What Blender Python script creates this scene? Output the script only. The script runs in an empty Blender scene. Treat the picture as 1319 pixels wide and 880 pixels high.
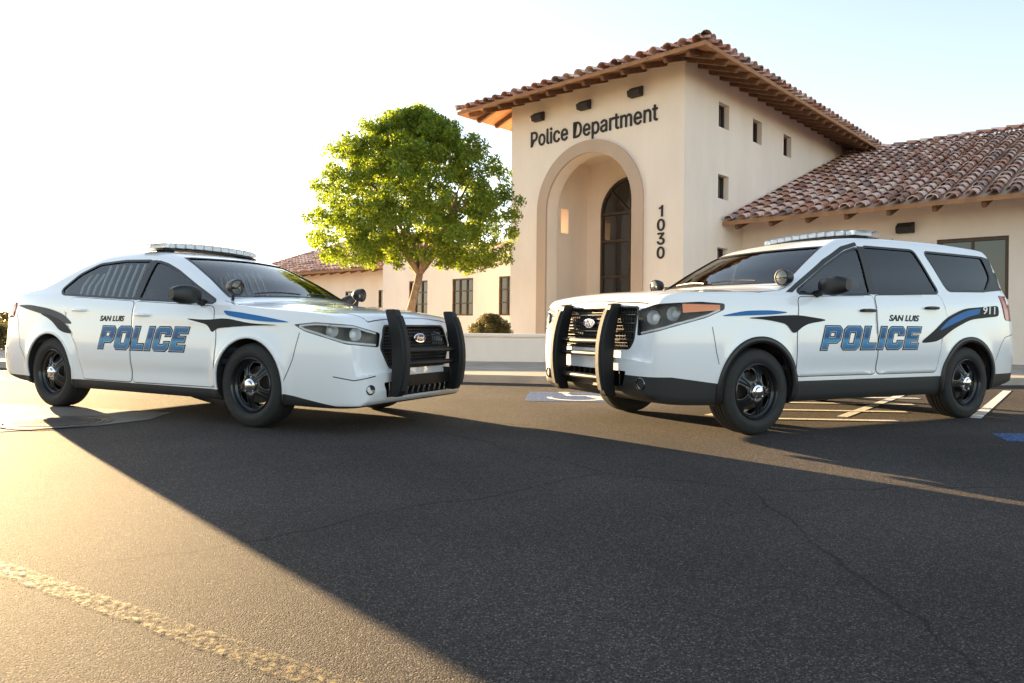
import bpy, bmesh, math, random, os
import numpy as np
from mathutils import Vector, Matrix
from mathutils.bvhtree import BVHTree
random.seed(7); np.random.seed(7)
scene=bpy.context.scene
COL=scene.collection
R=math.radians

# ------------------------------------------------------------ materials
def nt(name):
    m=bpy.data.materials.new(name); m.use_nodes=True
    t=m.node_tree; b=t.nodes['Principled BSDF']
    return m,t,b
def pmat(name,col,rough=.5,metal=0,coat=0,spec=.5,noise=0,nscale=8,bump=0,bscale=60,bdist=.01):
    m,t,b=nt(name)
    b.inputs['Base Color'].default_value=(*col,1)
    b.inputs['Roughness'].default_value=rough
    b.inputs['Metallic'].default_value=metal
    b.inputs['Coat Weight'].default_value=coat
    b.inputs['Coat Roughness'].default_value=.04
    b.inputs['Specular IOR Level'].default_value=spec
    tc=t.nodes.new('ShaderNodeTexCoord')
    if noise>0:
        n=t.nodes.new('ShaderNodeTexNoise'); n.inputs['Scale'].default_value=nscale; n.inputs['Detail'].default_value=6
        r=t.nodes.new('ShaderNodeMapRange'); r.inputs[1].default_value=.3; r.inputs[2].default_value=.7
        r.inputs[3].default_value=1-noise; r.inputs[4].default_value=1+noise
        h=t.nodes.new('ShaderNodeHueSaturation'); h.inputs['Color'].default_value=(*col,1)
        t.links.new(tc.outputs['Object'],n.inputs['Vector']); t.links.new(n.outputs[0],r.inputs[0])
        t.links.new(r.outputs[0],h.inputs['Value']); t.links.new(h.outputs[0],b.inputs['Base Color'])
    if bump>0:
        n2=t.nodes.new('ShaderNodeTexNoise'); n2.inputs['Scale'].default_value=bscale; n2.inputs['Detail'].default_value=5
        bp=t.nodes.new('ShaderNodeBump'); bp.inputs['Strength'].default_value=bump; bp.inputs['Distance'].default_value=bdist
        t.links.new(tc.outputs['Object'],n2.inputs['Vector']); t.links.new(n2.outputs[0],bp.inputs['Height'])
        t.links.new(bp.outputs[0],b.inputs['Normal'])
    return m

def paint_mat(name,zlow,zfront=None):
    m,t,b=nt(name)
    tc=t.nodes.new('ShaderNodeTexCoord'); sx=t.nodes.new('ShaderNodeSeparateXYZ')
    t.links.new(tc.outputs['Object'],sx.inputs[0])
    thr=t.nodes.new('ShaderNodeMapRange')
    thr.inputs[1].default_value=1.85; thr.inputs[2].default_value=2.3
    thr.inputs[3].default_value=zlow; thr.inputs[4].default_value=zfront if zfront else zlow
    t.links.new(sx.outputs[0],thr.inputs[0])
    lt=t.nodes.new('ShaderNodeMath'); lt.operation='LESS_THAN'
    t.links.new(sx.outputs[2],lt.inputs[0]); t.links.new(thr.outputs[0],lt.inputs[1])
    nz=t.nodes.new('ShaderNodeTexNoise'); nz.inputs['Scale'].default_value=3; nz.inputs['Detail'].default_value=5
    t.links.new(tc.outputs['Object'],nz.inputs['Vector'])
    mr=t.nodes.new('ShaderNodeMapRange'); mr.inputs[1].default_value=.3; mr.inputs[2].default_value=.75
    mr.inputs[3].default_value=.15; mr.inputs[4].default_value=0
    t.links.new(sx.outputs[2],mr.inputs[0])
    mm=t.nodes.new('ShaderNodeMath'); mm.operation='MULTIPLY'
    t.links.new(mr.outputs[0],mm.inputs[0]); t.links.new(nz.outputs[0],mm.inputs[1])
    d=t.nodes.new('ShaderNodeMix'); d.data_type='RGBA'; d.inputs[6].default_value=(.85,.87,.90,1); d.inputs[7].default_value=(.45,.40,.33,1)
    t.links.new(mm.outputs[0],d.inputs[0])
    mx=t.nodes.new('ShaderNodeMix'); mx.data_type='RGBA'; mx.inputs[7].default_value=(.02,.02,.021,1)
    t.links.new(d.outputs[2],mx.inputs[6]); t.links.new(lt.outputs[0],mx.inputs[0])
    t.links.new(mx.outputs[2],b.inputs['Base Color'])
    rr=t.nodes.new('ShaderNodeMapRange'); rr.inputs[3].default_value=.28; rr.inputs[4].default_value=.6
    t.links.new(lt.outputs[0],rr.inputs[0]); t.links.new(rr.outputs[0],b.inputs['Roughness'])
    cc=t.nodes.new('ShaderNodeMapRange'); cc.inputs[3].default_value=1; cc.inputs[4].default_value=0
    t.links.new(lt.outputs[0],cc.inputs[0]); t.links.new(cc.outputs[0],b.inputs['Coat Weight'])
    b.inputs['Coat Roughness'].default_value=.02
    return m

def glass_mat(name,tint,refl=.9,ior=1.85):
    m=bpy.data.materials.new(name); m.use_nodes=True; t=m.node_tree; t.nodes.clear()
    o=t.nodes.new('ShaderNodeOutputMaterial'); mx=t.nodes.new('ShaderNodeMixShader')
    tr=t.nodes.new('ShaderNodeBsdfTransparent'); tr.inputs[0].default_value=(*tint,1)
    gl=t.nodes.new('ShaderNodeBsdfGlossy'); gl.inputs['Color'].default_value=(refl,refl,refl,1); gl.inputs['Roughness'].default_value=.01
    fr=t.nodes.new('ShaderNodeFresnel'); fr.inputs[0].default_value=ior
    t.links.new(fr.outputs[0],mx.inputs[0]); t.links.new(tr.outputs[0],mx.inputs[1]); t.links.new(gl.outputs[0],mx.inputs[2])
    t.links.new(mx.outputs[0],o.inputs[0]); return m

def grad_mat(name,stops,z0,z1,rough=.45):
    m,t,b=nt(name)
    tc=t.nodes.new('ShaderNodeTexCoord'); sx=t.nodes.new('ShaderNodeSeparateXYZ')
    mr=t.nodes.new('ShaderNodeMapRange'); mr.inputs[1].default_value=z0; mr.inputs[2].default_value=z1
    cr=t.nodes.new('ShaderNodeValToRGB')
    e=cr.color_ramp.elements
    e[0].position=stops[0][0]; e[0].color=(*stops[0][1],1); e[1].position=stops[-1][0]; e[1].color=(*stops[-1][1],1)
    for p,c in stops[1:-1]:
        n=e.new(p); n.color=(*c,1)
    t.links.new(tc.outputs['Object'],sx.inputs[0]); t.links.new(sx.outputs[2],mr.inputs[0])
    t.links.new(mr.outputs[0],cr.inputs[0]); t.links.new(cr.outputs[0],b.inputs['Base Color'])
    b.inputs['Roughness'].default_value=rough; b.inputs['Specular IOR Level'].default_value=.25
    return m

def asphalt_mat():
    m,t,b=nt('asphalt')
    tc=t.nodes.new('ShaderNodeTexCoord')
    v=t.nodes.new('ShaderNodeTexVoronoi'); v.inputs['Scale'].default_value=220
    n=t.nodes.new('ShaderNodeTexNoise'); n.inputs['Scale'].default_value=.7; n.inputs['Detail'].default_value=7
    n3=t.nodes.new('ShaderNodeTexNoise'); n3.inputs['Scale'].default_value=250; n3.inputs['Detail'].default_value=4
    for a in (v,n,n3): t.links.new(tc.outputs['Object'],a.inputs['Vector'])
    sc=t.nodes.new('ShaderNodeSeparateColor'); t.links.new(v.outputs['Color'],sc.inputs[0])
    cr=t.nodes.new('ShaderNodeValToRGB'); e=cr.color_ramp.elements
    e[0].position=0; e[0].color=(.024,.021,.022,1); e[1].position=1; e[1].color=(.22,.185,.15,1)
    x=e.new(.5); x.color=(.047,.042,.042,1); x=e.new(.87); x.color=(.085,.074,.067,1)
    t.links.new(sc.outputs[0],cr.inputs[0])
    mr=t.nodes.new('ShaderNodeMapRange'); mr.inputs[1].default_value=.3; mr.inputs[2].default_value=.7; mr.inputs[3].default_value=.74; mr.inputs[4].default_value=1.26
    t.links.new(n.outputs[0],mr.inputs[0])
    hs=t.nodes.new('ShaderNodeHueSaturation'); t.links.new(cr.outputs[0],hs.inputs['Color']); t.links.new(mr.outputs[0],hs.inputs['Value'])
    cv=t.nodes.new('ShaderNodeTexVoronoi'); cv.feature='DISTANCE_TO_EDGE'; cv.inputs['Scale'].default_value=.22
    cn=t.nodes.new('ShaderNodeTexNoise'); cn.inputs['Scale'].default_value=1.5; cn.inputs['Detail'].default_value=6
    t.links.new(tc.outputs['Object'],cn.inputs['Vector'])
    ad=t.nodes.new('ShaderNodeMix'); ad.data_type='VECTOR'; ad.inputs[0].default_value=.25
    t.links.new(tc.outputs['Object'],ad.inputs[4]); t.links.new(cn.outputs['Color'],ad.inputs[5])
    t.links.new(ad.outputs[1],cv.inputs['Vector'])
    cl=t.nodes.new('ShaderNodeMapRange'); cl.inputs[1].default_value=.0; cl.inputs[2].default_value=.0022; cl.inputs[3].default_value=.5; cl.inputs[4].default_value=1
    t.links.new(cv.outputs[0],cl.inputs[0])
    mu=t.nodes.new('ShaderNodeMix'); mu.data_type='RGBA'; mu.blend_type='MULTIPLY'; mu.inputs[0].default_value=1
    t.links.new(hs.outputs[0],mu.inputs[6]); t.links.new(cl.outputs[0],mu.inputs[7])
    t.links.new(mu.outputs[2],b.inputs['Base Color'])
    b.inputs['Roughness'].default_value=.85
    b.inputs['Specular IOR Level'].default_value=.16
    add=t.nodes.new('ShaderNodeMath'); add.operation='SUBTRACT'
    t.links.new(n3.outputs[0],add.inputs[0]); t.links.new(v.outputs['Distance'],add.inputs[1])
    bp=t.nodes.new('ShaderNodeBump'); bp.inputs['Strength'].default_value=1; bp.inputs['Distance'].default_value=.0045
    t.links.new(add.outputs[0],bp.inputs['Height']); t.links.new(bp.outputs[0],b.inputs['Normal'])
    return m

def worn_paint(name,col,wear=.5):
    m,t,b=nt(name)
    o=t.nodes['Material Output']
    tc=t.nodes.new('ShaderNodeTexCoord'); n=t.nodes.new('ShaderNodeTexNoise'); n.inputs['Scale'].default_value=45; n.inputs['Detail'].default_value=8
    n.inputs['Roughness'].default_value=.8
    t.links.new(tc.outputs['Object'],n.inputs['Vector'])
    mr=t.nodes.new('ShaderNodeMapRange'); mr.inputs[1].default_value=wear-.08; mr.inputs[2].default_value=wear+.08
    t.links.new(n.outputs[0],mr.inputs[0])
    b.inputs['Base Color'].default_value=(*col,1); b.inputs['Roughness'].default_value=.7
    tr=t.nodes.new('ShaderNodeBsdfTransparent'); mx=t.nodes.new('ShaderNodeMixShader')
    t.links.new(mr.outputs[0],mx.inputs[0]); t.links.new(tr.outputs[0],mx.inputs[1]); t.links.new(b.outputs[0],mx.inputs[2])
    t.links.new(mx.outputs[0],o.inputs[0]); return m

def tile_mat():
    m,t,b=nt('roof_tile')
    g=t.nodes.new('ShaderNodeNewGeometry'); cr=t.nodes.new('ShaderNodeValToRGB'); cr.color_ramp.interpolation='CONSTANT'; e=cr.color_ramp.elements
    e[0].position=0; e[0].color=(.30,.17,.13,1); e[1].position=.86; e[1].color=(.76,.58,.48,1)
    for p,c in ((.14,(.52,.26,.18)),(.30,(.68,.46,.39)),(.44,(.33,.23,.21)),(.56,(.76,.53,.47)),(.72,(.48,.24,.16))):
        x=e.new(p); x.color=(*c,1)
    t.links.new(g.outputs['Random Per Island'],cr.inputs[0])
    tc=t.nodes.new('ShaderNodeTexCoord'); n=t.nodes.new('ShaderNodeTexNoise'); n.inputs['Scale'].default_value=12; n.inputs['Detail'].default_value=5
    t.links.new(tc.outputs['Object'],n.inputs['Vector'])
    mr=t.nodes.new('ShaderNodeMapRange'); mr.inputs[3].default_value=.65; mr.inputs[4].default_value=1.4; t.links.new(n.outputs[0],mr.inputs[0])
    hs=t.nodes.new('ShaderNodeHueSaturation'); t.links.new(cr.outputs[0],hs.inputs['Color']); t.links.new(mr.outputs[0],hs.inputs['Value'])
    t.links.new(hs.outputs[0],b.inputs['Base Color']); b.inputs['Roughness'].default_value=.8
    return m

def leaf_mat(name,c1,c2,trans=.5,tv=2.4,hue=.485):
    m=bpy.data.materials.new(name); m.use_nodes=True; t=m.node_tree; t.nodes.clear()
    o=t.nodes.new('ShaderNodeOutputMaterial'); g=t.nodes.new('ShaderNodeNewGeometry')
    cr=t.nodes.new('ShaderNodeMix'); cr.data_type='RGBA'; cr.inputs[6].default_value=(*c1,1); cr.inputs[7].default_value=(*c2,1)
    t.links.new(g.outputs['Random Per Island'],cr.inputs[0])
    d=t.nodes.new('ShaderNodeBsdfPrincipled'); d.inputs['Roughness'].default_value=.5
    t.links.new(cr.outputs[2],d.inputs['Base Color'])
    tl=t.nodes.new('ShaderNodeBsdfTranslucent')
    hs=t.nodes.new('ShaderNodeHueSaturation'); hs.inputs['Value'].default_value=tv; hs.inputs['Saturation'].default_value=1.05; hs.inputs['Hue'].default_value=hue
    t.links.new(cr.outputs[2],hs.inputs['Color']); t.links.new(hs.outputs[0],tl.inputs[0])
    mx=t.nodes.new('ShaderNodeMixShader'); mx.inputs[0].default_value=trans
    t.links.new(d.outputs[0],mx.inputs[1]); t.links.new(tl.outputs[0],mx.inputs[2]); t.links.new(mx.outputs[0],o.inputs[0])
    return m

def stucco_mat(name,col):
    m,t,b=nt(name)
    tc=t.nodes.new('ShaderNodeTexCoord')
    n=t.nodes.new('ShaderNodeTexNoise'); n.inputs['Scale'].default_value=.8; n.inputs['Detail'].default_value=8; n.inputs['Roughness'].default_value=.65
    mp=t.nodes.new('ShaderNodeMapping'); mp.inputs['Scale'].default_value=(1,1,.35)
    t.links.new(tc.outputs['Object'],mp.inputs[0]); t.links.new(mp.outputs[0],n.inputs['Vector'])
    mr=t.nodes.new('ShaderNodeMapRange'); mr.inputs[1].default_value=.3; mr.inputs[2].default_value=.7; mr.inputs[3].default_value=.91; mr.inputs[4].default_value=1.04
    t.links.new(n.outputs[0],mr.inputs[0])
    hs=t.nodes.new('ShaderNodeHueSaturation'); hs.inputs['Color'].default_value=(*col,1); t.links.new(mr.outputs[0],hs.inputs['Value'])
    t.links.new(hs.outputs[0],b.inputs['Base Color']); b.inputs['Roughness'].default_value=.9; b.inputs['Specular IOR Level'].default_value=.2
    n2=t.nodes.new('ShaderNodeTexNoise'); n2.inputs['Scale'].default_value=45; n2.inputs['Detail'].default_value=6
    t.links.new(tc.outputs['Object'],n2.inputs['Vector'])
    bp=t.nodes.new('ShaderNodeBump'); bp.inputs['Strength'].default_value=.35; bp.inputs['Distance'].default_value=.01
    t.links.new(n2.outputs[0],bp.inputs['Height']); t.links.new(bp.outputs[0],b.inputs['Normal'])
    return m

M={}
M['asphalt']=asphalt_mat()
M['desert']=pmat('desert_soil',(.30,.22,.14),.95,noise=.3,nscale=.3)
M['concrete']=pmat('concrete',(.40,.35,.30),.85,noise=.18,nscale=2.5,bump=.3,bscale=80)
M['concrete_dark']=pmat('weathered_concrete',(.19,.17,.145),.85,spec=.2,noise=.25,nscale=2,bump=.4,bscale=90)
M['stucco']=stucco_mat('stucco',(.88,.765,.665))
M['trimst']=stucco_mat('trim_stucco',(.52,.39,.30))
M['tile']=tile_mat()
M['wood']=pmat('rafter_wood',(.17,.085,.045),.8,noise=.3,nscale=6)
M['soffit']=pmat('soffit_wood',(.36,.18,.085),.85,noise=.2,nscale=5)
M['frame']=pmat('bronze_frame',(.07,.043,.03),.45,metal=.2,noise=.1,nscale=10)
M['wglass']=pmat('window_glass',(.02,.024,.028),.04,spec=1.0,noise=.1,nscale=3)
M['sign']=pmat('sign_metal',(.04,.035,.035),.6,spec=.2,noise=.1,nscale=12)
M['rubber']=pmat('tyre_rubber',(.018,.018,.018),.75,noise=.2,nscale=20,bump=.3,bscale=120)
M['rim']=pmat('black_rim',(.014,.014,.015),.3,coat=.3,noise=.1,nscale=20)
M['chrome']=pmat('chrome',(.75,.75,.76),.12,metal=1,noise=.04,nscale=20)
M['darkchrome']=pmat('dark_chrome',(.22,.22,.23),.2,metal=1,noise=.04,nscale=20)
M['housing']=pmat('lamp_housing',(.12,.125,.135),.3,metal=.5,noise=.1,nscale=20)
M['blackp']=pmat('black_plastic',(.012,.012,.013),.42,noise=.1,nscale=15)
M['bumperblack']=pmat('powder_coat_black',(.009,.009,.010),.48,spec=.35,noise=.15,nscale=15,bump=.1,bscale=300)
M['seam']=pmat('panel_gap',(.03,.03,.03),.9,noise=.05)
M['dark']=pmat('dark_cavity',(.010,.010,.010),.9,noise=.1)
M['interior']=pmat('interior_cloth',(.07,.065,.065),.85,noise=.15,nscale=20)
M['glass']=glass_mat('car_glass',(.80,.88,.88),.9,1.7)
M['tint']=glass_mat('tinted_glass',(.05,.07,.10),.9,1.6)
M['lens']=glass_mat('lamp_lens',(.95,.96,.97),.8,1.25)
M['lampw']=pmat('lamp_module_white',(.88,.89,.90),.25,noise=.03)
M['amber']=pmat('amber_lens',(.95,.25,.015),.15,coat=.5,noise=.05)
M['red']=pmat('red_lens',(.35,.01,.012),.12,coat=.6,noise=.05)
M['blueovl']=pmat('badge_blue',(.01,.03,.16),.2,noise=.04)
M['decalblk']=pmat('decal_black',(.008,.010,.016),.5,spec=.2,noise=.05)
M['decalblue']=pmat('decal_blue',(.010,.15,.42),.45,spec=.25,noise=.06)
M['decalgrey']=pmat('decal_grey',(.07,.075,.09),.5,spec=.2,noise=.06)
M['white']=pmat('decal_white',(.80,.81,.82),.4,noise=.03)
M['leaf']=leaf_mat('leaf',(.075,.125,.014),(.22,.265,.025),.5,1.9,.495)
M['leafd']=leaf_mat('hedge_leaf',(.055,.055,.02),(.11,.095,.03),.3)
M['bark']=pmat('bark',(.22,.15,.10),.9,noise=.35,nscale=14,bump=.8,bscale=30,bdist=.02)
M['wpaint']=worn_paint('road_paint_white',(.75,.74,.70),.42)
M['ypaint']=worn_paint('road_paint_yellow',(.38,.27,.10),.57)
M['bpaint']=worn_paint('road_paint_blue',(.05,.12,.30),.46)
M['iron']=pmat('cast_iron',(.07,.06,.055),.6,metal=.5,noise=.3,nscale=12,bump=.6,bscale=60)

# ------------------------------------------------------------ mesh helpers
def link(o,parent=None):
    COL.objects.link(o)
    if parent is not None: o.parent=parent
    return o
def empty(name,loc=(0,0,0),rz=0,label=None,cat=None,parent=None):
    o=bpy.data.objects.new(name,None); o.location=loc; o.rotation_euler=(0,0,rz); o.empty_display_size=.2
    if label: o['label']=label
    if cat: o['category']=cat
    return link(o,parent)
class MB:
    def __init__(s): s.v=[];s.f=[];s.m=[]
    def add(s,vs,fs,mi=0,M_=None):
        b=len(s.v)
        for p in vs:
            s.v.append(tuple(M_@Vector(p)) if M_ is not None else tuple(p))
        for f in fs: s.f.append([b+i for i in f]); s.m.append(mi)
    def box(s,c,d,mi=0,rot=None):
        x,y,z=[k/2 for k in d]
        vs=[(-x,-y,-z),(x,-y,-z),(x,y,-z),(-x,y,-z),(-x,-y,z),(x,-y,z),(x,y,z),(-x,y,z)]
        Mx=Matrix.Translation(c)
        if rot is not None: Mx=Mx@rot
        s.add(vs,[(0,3,2,1),(4,5,6,7),(0,1,5,4),(1,2,6,5),(2,3,7,6),(3,0,4,7)],mi,Mx)
    def tube(s,path,r,n=10,mi=0,caps=True):
        P=[Vector(p) for p in path]
        rs=r if isinstance(r,(list,tuple)) else [r]*len(P)
        vs=[];fs=[]
        prev=None
        for i,p in enumerate(P):
            d=(P[min(i+1,len(P)-1)]-P[max(i-1,0)]).normalized()
            a=prev if prev is not None else (Vector((0,0,1)) if abs(d.z)<.9 else Vector((1,0,0)))
            e1=(a-d*a.dot(d)).normalized(); e2=d.cross(e1); prev=e1
            for k in range(n):
                t=2*math.pi*k/n; vs.append(p+(e1*math.cos(t)+e2*math.sin(t))*rs[i])
        for i in range(len(P)-1):
            for k in range(n):
                k2=(k+1)%n; fs.append((i*n+k,i*n+k2,(i+1)*n+k2,(i+1)*n+k))
        if caps:
            fs.append(tuple(range(n-1,-1,-1))); fs.append(tuple((len(P)-1)*n+k for k in range(n)))
        s.add(vs,fs,mi)
    def lathe(s,prof,n=32,mi=0,M_=None):
        vs=[];fs=[]
        for r,a in prof:
            for k in range(n):
                t=2*math.pi*k/n; vs.append((r*math.cos(t),a,r*math.sin(t)))
        for i in range(len(prof)-1):
            for k in range(n):
                k2=(k+1)%n; fs.append((i*n+k,(i+1)*n+k,(i+1)*n+k2,i*n+k2))
        s.add(vs,fs,mi,M_)
    def prism(s,poly,a0,a1,axis='z',mi=0):
        n=len(poly)
        def P(u,v,w):
            return {'z':(u,v,w),'y':(u,w,v),'x':(w,u,v)}[axis]
        vs=[P(u,v,a0) for u,v in poly]+[P(u,v,a1) for u,v in poly]
        fs=[tuple(range(n-1,-1,-1)),tuple(range(n,2*n))]+[(i,(i+1)%n,n+(i+1)%n,n+i) for i in range(n)]
        s.add(vs,fs,mi)
    def done(s,name,mats,parent=None,smooth=True,bevel=0,seg=2,angle=35,recalc=True,label=None):
        me=bpy.data.meshes.new(name); me.from_pydata(s.v,[],s.f)
        for m in (mats if isinstance(mats,(list,tuple)) else [mats]): me.materials.append(m)
        me.polygons.foreach_set('material_index',s.m)
        if recalc:
            bm=bmesh.new(); bm.from_mesh(me); bmesh.ops.recalc_face_normals(bm,faces=bm.faces); bm.to_mesh(me); bm.free()
        if smooth:
            me.polygons.foreach_set('use_smooth',[True]*len(me.polygons)); me.set_sharp_from_angle(angle=R(angle))
        me.update()
        o=bpy.data.objects.new(name,me); link(o,parent)
        if bevel>0:
            b=o.modifiers.new('bevel','BEVEL'); b.width=bevel; b.segments=seg; b.limit_method='ANGLE'; b.angle_limit=R(40)
        if label: o['label']=label
        return o
def tag(o,label,cat,group=None):
    o['label']=label; o['category']=cat
    if group: o['group']=group
def structure(o): o['kind']='structure'

def eval_mesh(o):
    dg=bpy.context.evaluated_depsgraph_get(); dg.update()
    return bpy.data.meshes.new_from_object(o.evaluated_get(dg))
def booleans(o,cutters):
    for c in cutters:
        m=o.modifiers.new('b','BOOLEAN'); m.operation='DIFFERENCE'; m.solver='EXACT'; m.object=c
    me=eval_mesh(o)
    o.modifiers.clear(); o.data=me
    for c in cutters: bpy.data.objects.remove(c)
    return o
def paint_area(me): return sum(p.area for p in me.polygons if p.material_index==0)
def safe_booleans(o,cutters):
    a0=paint_area(o.data)
    for i,c in enumerate(cutters):
        ok=False
        for att in range(6):
            if att: c.location=(random.uniform(-.0015,.0015),random.uniform(-.0015,.0015),random.uniform(-.0015,.0015))
            m=o.modifiers.new('b','BOOLEAN'); m.operation='DIFFERENCE'; m.solver='EXACT'; m.object=c
            if att>=4: m.use_self=True
            me=eval_mesh(o); o.modifiers.clear()
            a=paint_area(me)
            if a>a0*.72 and a<a0*1.02:
                o.data=me; a0=a; ok=True; break
        if not ok: print('BOOL FAIL',o.name,i,a/a0)
        elif att: print('bool retry',i,att)
    for c in cutters: bpy.data.objects.remove(c)
    return o

def rc(p,r=.04,k=5):
    out=[]; n=len(p)
    for i in range(n):
        a=np.array(p[i-1],float);b=np.array(p[i],float);c=np.array(p[(i+1)%n],float)
        l1=np.linalg.norm(a-b);l2=np.linalg.norm(c-b); d=min(r,.45*l1,.45*l2)
        q0=b+(a-b)/l1*d; q1=b+(c-b)/l2*d
        for t in np.linspace(0,1,k): out.append(tuple((1-t)**2*q0+2*t*(1-t)*b+t*t*q1))
    return out
def poly_area(p): return .5*sum(p[i][0]*p[(i+1)%len(p)][1]-p[(i+1)%len(p)][0]*p[i][1] for i in range(len(p)))
def offset_poly(p,d):
    n=len(p); s=1 if poly_area(p)>0 else -1; out=[]
    for i in range(n):
        a=np.array(p[i-1]);b=np.array(p[i]);c=np.array(p[(i+1)%n])
        t1=b-a;t2=c-b; t1=t1/(np.linalg.norm(t1)+1e-9);t2=t2/(np.linalg.norm(t2)+1e-9)
        nn=np.array([t1[1]+t2[1],-(t1[0]+t2[0])])*s; nn=nn/(np.linalg.norm(nn)+1e-9)
        out.append(tuple(b+nn*d))
    return out
def basis(n):
    n=Vector(n).normalized()
    if abs(n.z)<.9:
        e2=Vector((0,0,1)); e2=(e2-n*e2.dot(n)).normalized(); e1=e2.cross(n)
    else:
        e1=Vector((1,0,0)); e2=n.cross(e1)
    return n,e1,e2
def grid_cut(bm,res):
    vs=[v.co for v in bm.verts]
    for ax in (0,1):
        lo=min(v[ax] for v in vs); hi=max(v[ax] for v in vs)
        k=math.ceil(lo/res)*res
        while k<hi:
            co=[0,0,0];no=[0,0,0];co[ax]=k;no[ax]=1
            bmesh.ops.bisect_plane(bm,geom=bm.verts[:]+bm.edges[:]+bm.faces[:],dist=1e-6,plane_co=co,plane_no=no); k+=res
def proj_bm(bm,bvh,n,offset,name,mat,parent,thick=0):
    n,e1,e2=basis(n)
    for v in bm.verts:
        o=e1*v.co.x+e2*v.co.y
        h=bvh.ray_cast(o+n*5,-n)
        if h[0] is None:
            q=bvh.find_nearest(o+n*.9); hit,nn=q[0],q[1]
        else: hit,nn=h[0],h[1]
        if nn.dot(n)<0: nn=-nn
        v.co=hit+nn*offset
    bmesh.ops.remove_doubles(bm,verts=bm.verts,dist=1e-5)
    me=bpy.data.meshes.new(name)
    bmesh.ops.recalc_face_normals(bm,faces=bm.faces)
    fs=list(bm.faces)
    if fs and sum(f.normal.dot(n)*f.calc_area() for f in fs)<0:
        bmesh.ops.reverse_faces(bm,faces=fs)
    bm.to_mesh(me); bm.free()
    me.polygons.foreach_set('use_smooth',[True]*len(me.polygons)); me.materials.append(mat)
    o=bpy.data.objects.new(name,me); link(o,parent)
    if thick:
        s=o.modifiers.new('s','SOLIDIFY'); s.thickness=thick; s.offset=-1
    return o
def uv2(pts3,n):
    n,e1,e2=basis(n); return [(Vector(p).dot(e1),Vector(p).dot(e2)) for p in pts3]
def patch(bvh,poly,n,offset,name,mat,parent,res=.05,thick=0,hole=None):
    bm=bmesh.new()
    if hole is None:
        vs=[bm.verts.new((a,b,0)) for a,b in poly]; bm.faces.new(vs)
        bmesh.ops.triangulate(bm,faces=bm.faces[:])
    else:
        k=len(poly); a=[bm.verts.new((*p,0)) for p in poly]; b=[bm.verts.new((*p,0)) for p in hole]
        for i in range(k): bm.faces.new((a[i],a[(i+1)%k],b[(i+1)%k],b[i]))
    grid_cut(bm,res)
    return proj_bm(bm,bvh,n,offset,name,mat,parent,thick)
BLOCK={
'P':(.88,[[(0,0),(.30,0),(.30,.30),(.74,.30),(.88,.44),(.88,.86),(.74,1),(0,1)],[(.30,.53),(.30,.77),(.58,.77),(.58,.53)]]),
'O':(.92,[[(.14,0),(.78,0),(.92,.14),(.92,.86),(.78,1),(.14,1),(0,.86),(0,.14)],[(.30,.24),(.30,.76),(.62,.76),(.62,.24)]]),
'L':(.74,[[(0,0),(.74,0),(.74,.25),(.30,.25),(.30,1),(0,1)]]),
'I':(.30,[[(0,0),(.30,0),(.30,1),(0,1)]]),
'C':(.90,[[(.14,0),(.76,0),(.90,.14),(.90,.37),(.61,.37),(.61,.24),(.30,.24),(.30,.76),(.61,.76),(.61,.63),(.90,.63),(.90,.86),(.76,1),(.14,1),(0,.86),(0,.14)]]),
'E':(.80,[[(0,0),(.80,0),(.80,.24),(.30,.24),(.30,.385),(.72,.385),(.72,.615),(.30,.615),(.30,.76),(.80,.76),(.80,1),(0,1)]])}
def block_curve(txt,shear,offset):
    cu=bpy.data.curves.new('t','CURVE'); cu.dimensions='2D'; cu.fill_mode='FRONT'; cu.offset=offset
    x=0
    for ch in txt:
        w,loops=BLOCK[ch]
        for lp in loops:
            sp=cu.splines.new('POLY'); sp.points.add(len(lp)-1); sp.use_cyclic_u=True
            for p,(a,b) in zip(sp.points,lp): p.co=(x+a+b*shear,b,0,1)
        x+=w+.15
    o=bpy.data.objects.new('t',cu); COL.objects.link(o); me=eval_mesh(o); bpy.data.objects.remove(o)
    return me
FONT=None
try:
    fd=bpy.utils.system_resource('DATAFILES',path='fonts')
    p=os.path.join(fd,'Inter.woff2')
    if os.path.exists(p): FONT=bpy.data.fonts.load(p)
except Exception as e: print('font',e)
def text_mesh(txt,shear=0,offset=0,spacing=1.0,extrude=0,block=False,font=False):
    if block: return block_curve(txt,shear,offset)
    cu=bpy.data.curves.new('t','FONT'); cu.body=txt; cu.shear=shear; cu.offset=offset; cu.space_character=spacing; cu.extrude=extrude
    if font and FONT: cu.font=FONT
    cu.resolution_u=4; cu.fill_mode='BOTH' if extrude else 'FRONT'
    o=bpy.data.objects.new('t',cu); COL.objects.link(o); me=eval_mesh(o); bpy.data.objects.remove(o)
    return me
def norm_text(me,width,height,ref=None):
    co=np.zeros(len(me.vertices)*3); me.vertices.foreach_get('co',co); co=co.reshape(-1,3)
    if ref is None: ref=(co[:,0].min(),co[:,0].max(),co[:,1].min(),co[:,1].max())
    co[:,0]=(co[:,0]-ref[0])/(ref[1]-ref[0])*width
    co[:,1]=(co[:,1]-ref[2])/(ref[3]-ref[2])*height
    me.vertices.foreach_set('co',co.ravel()); return ref
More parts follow.
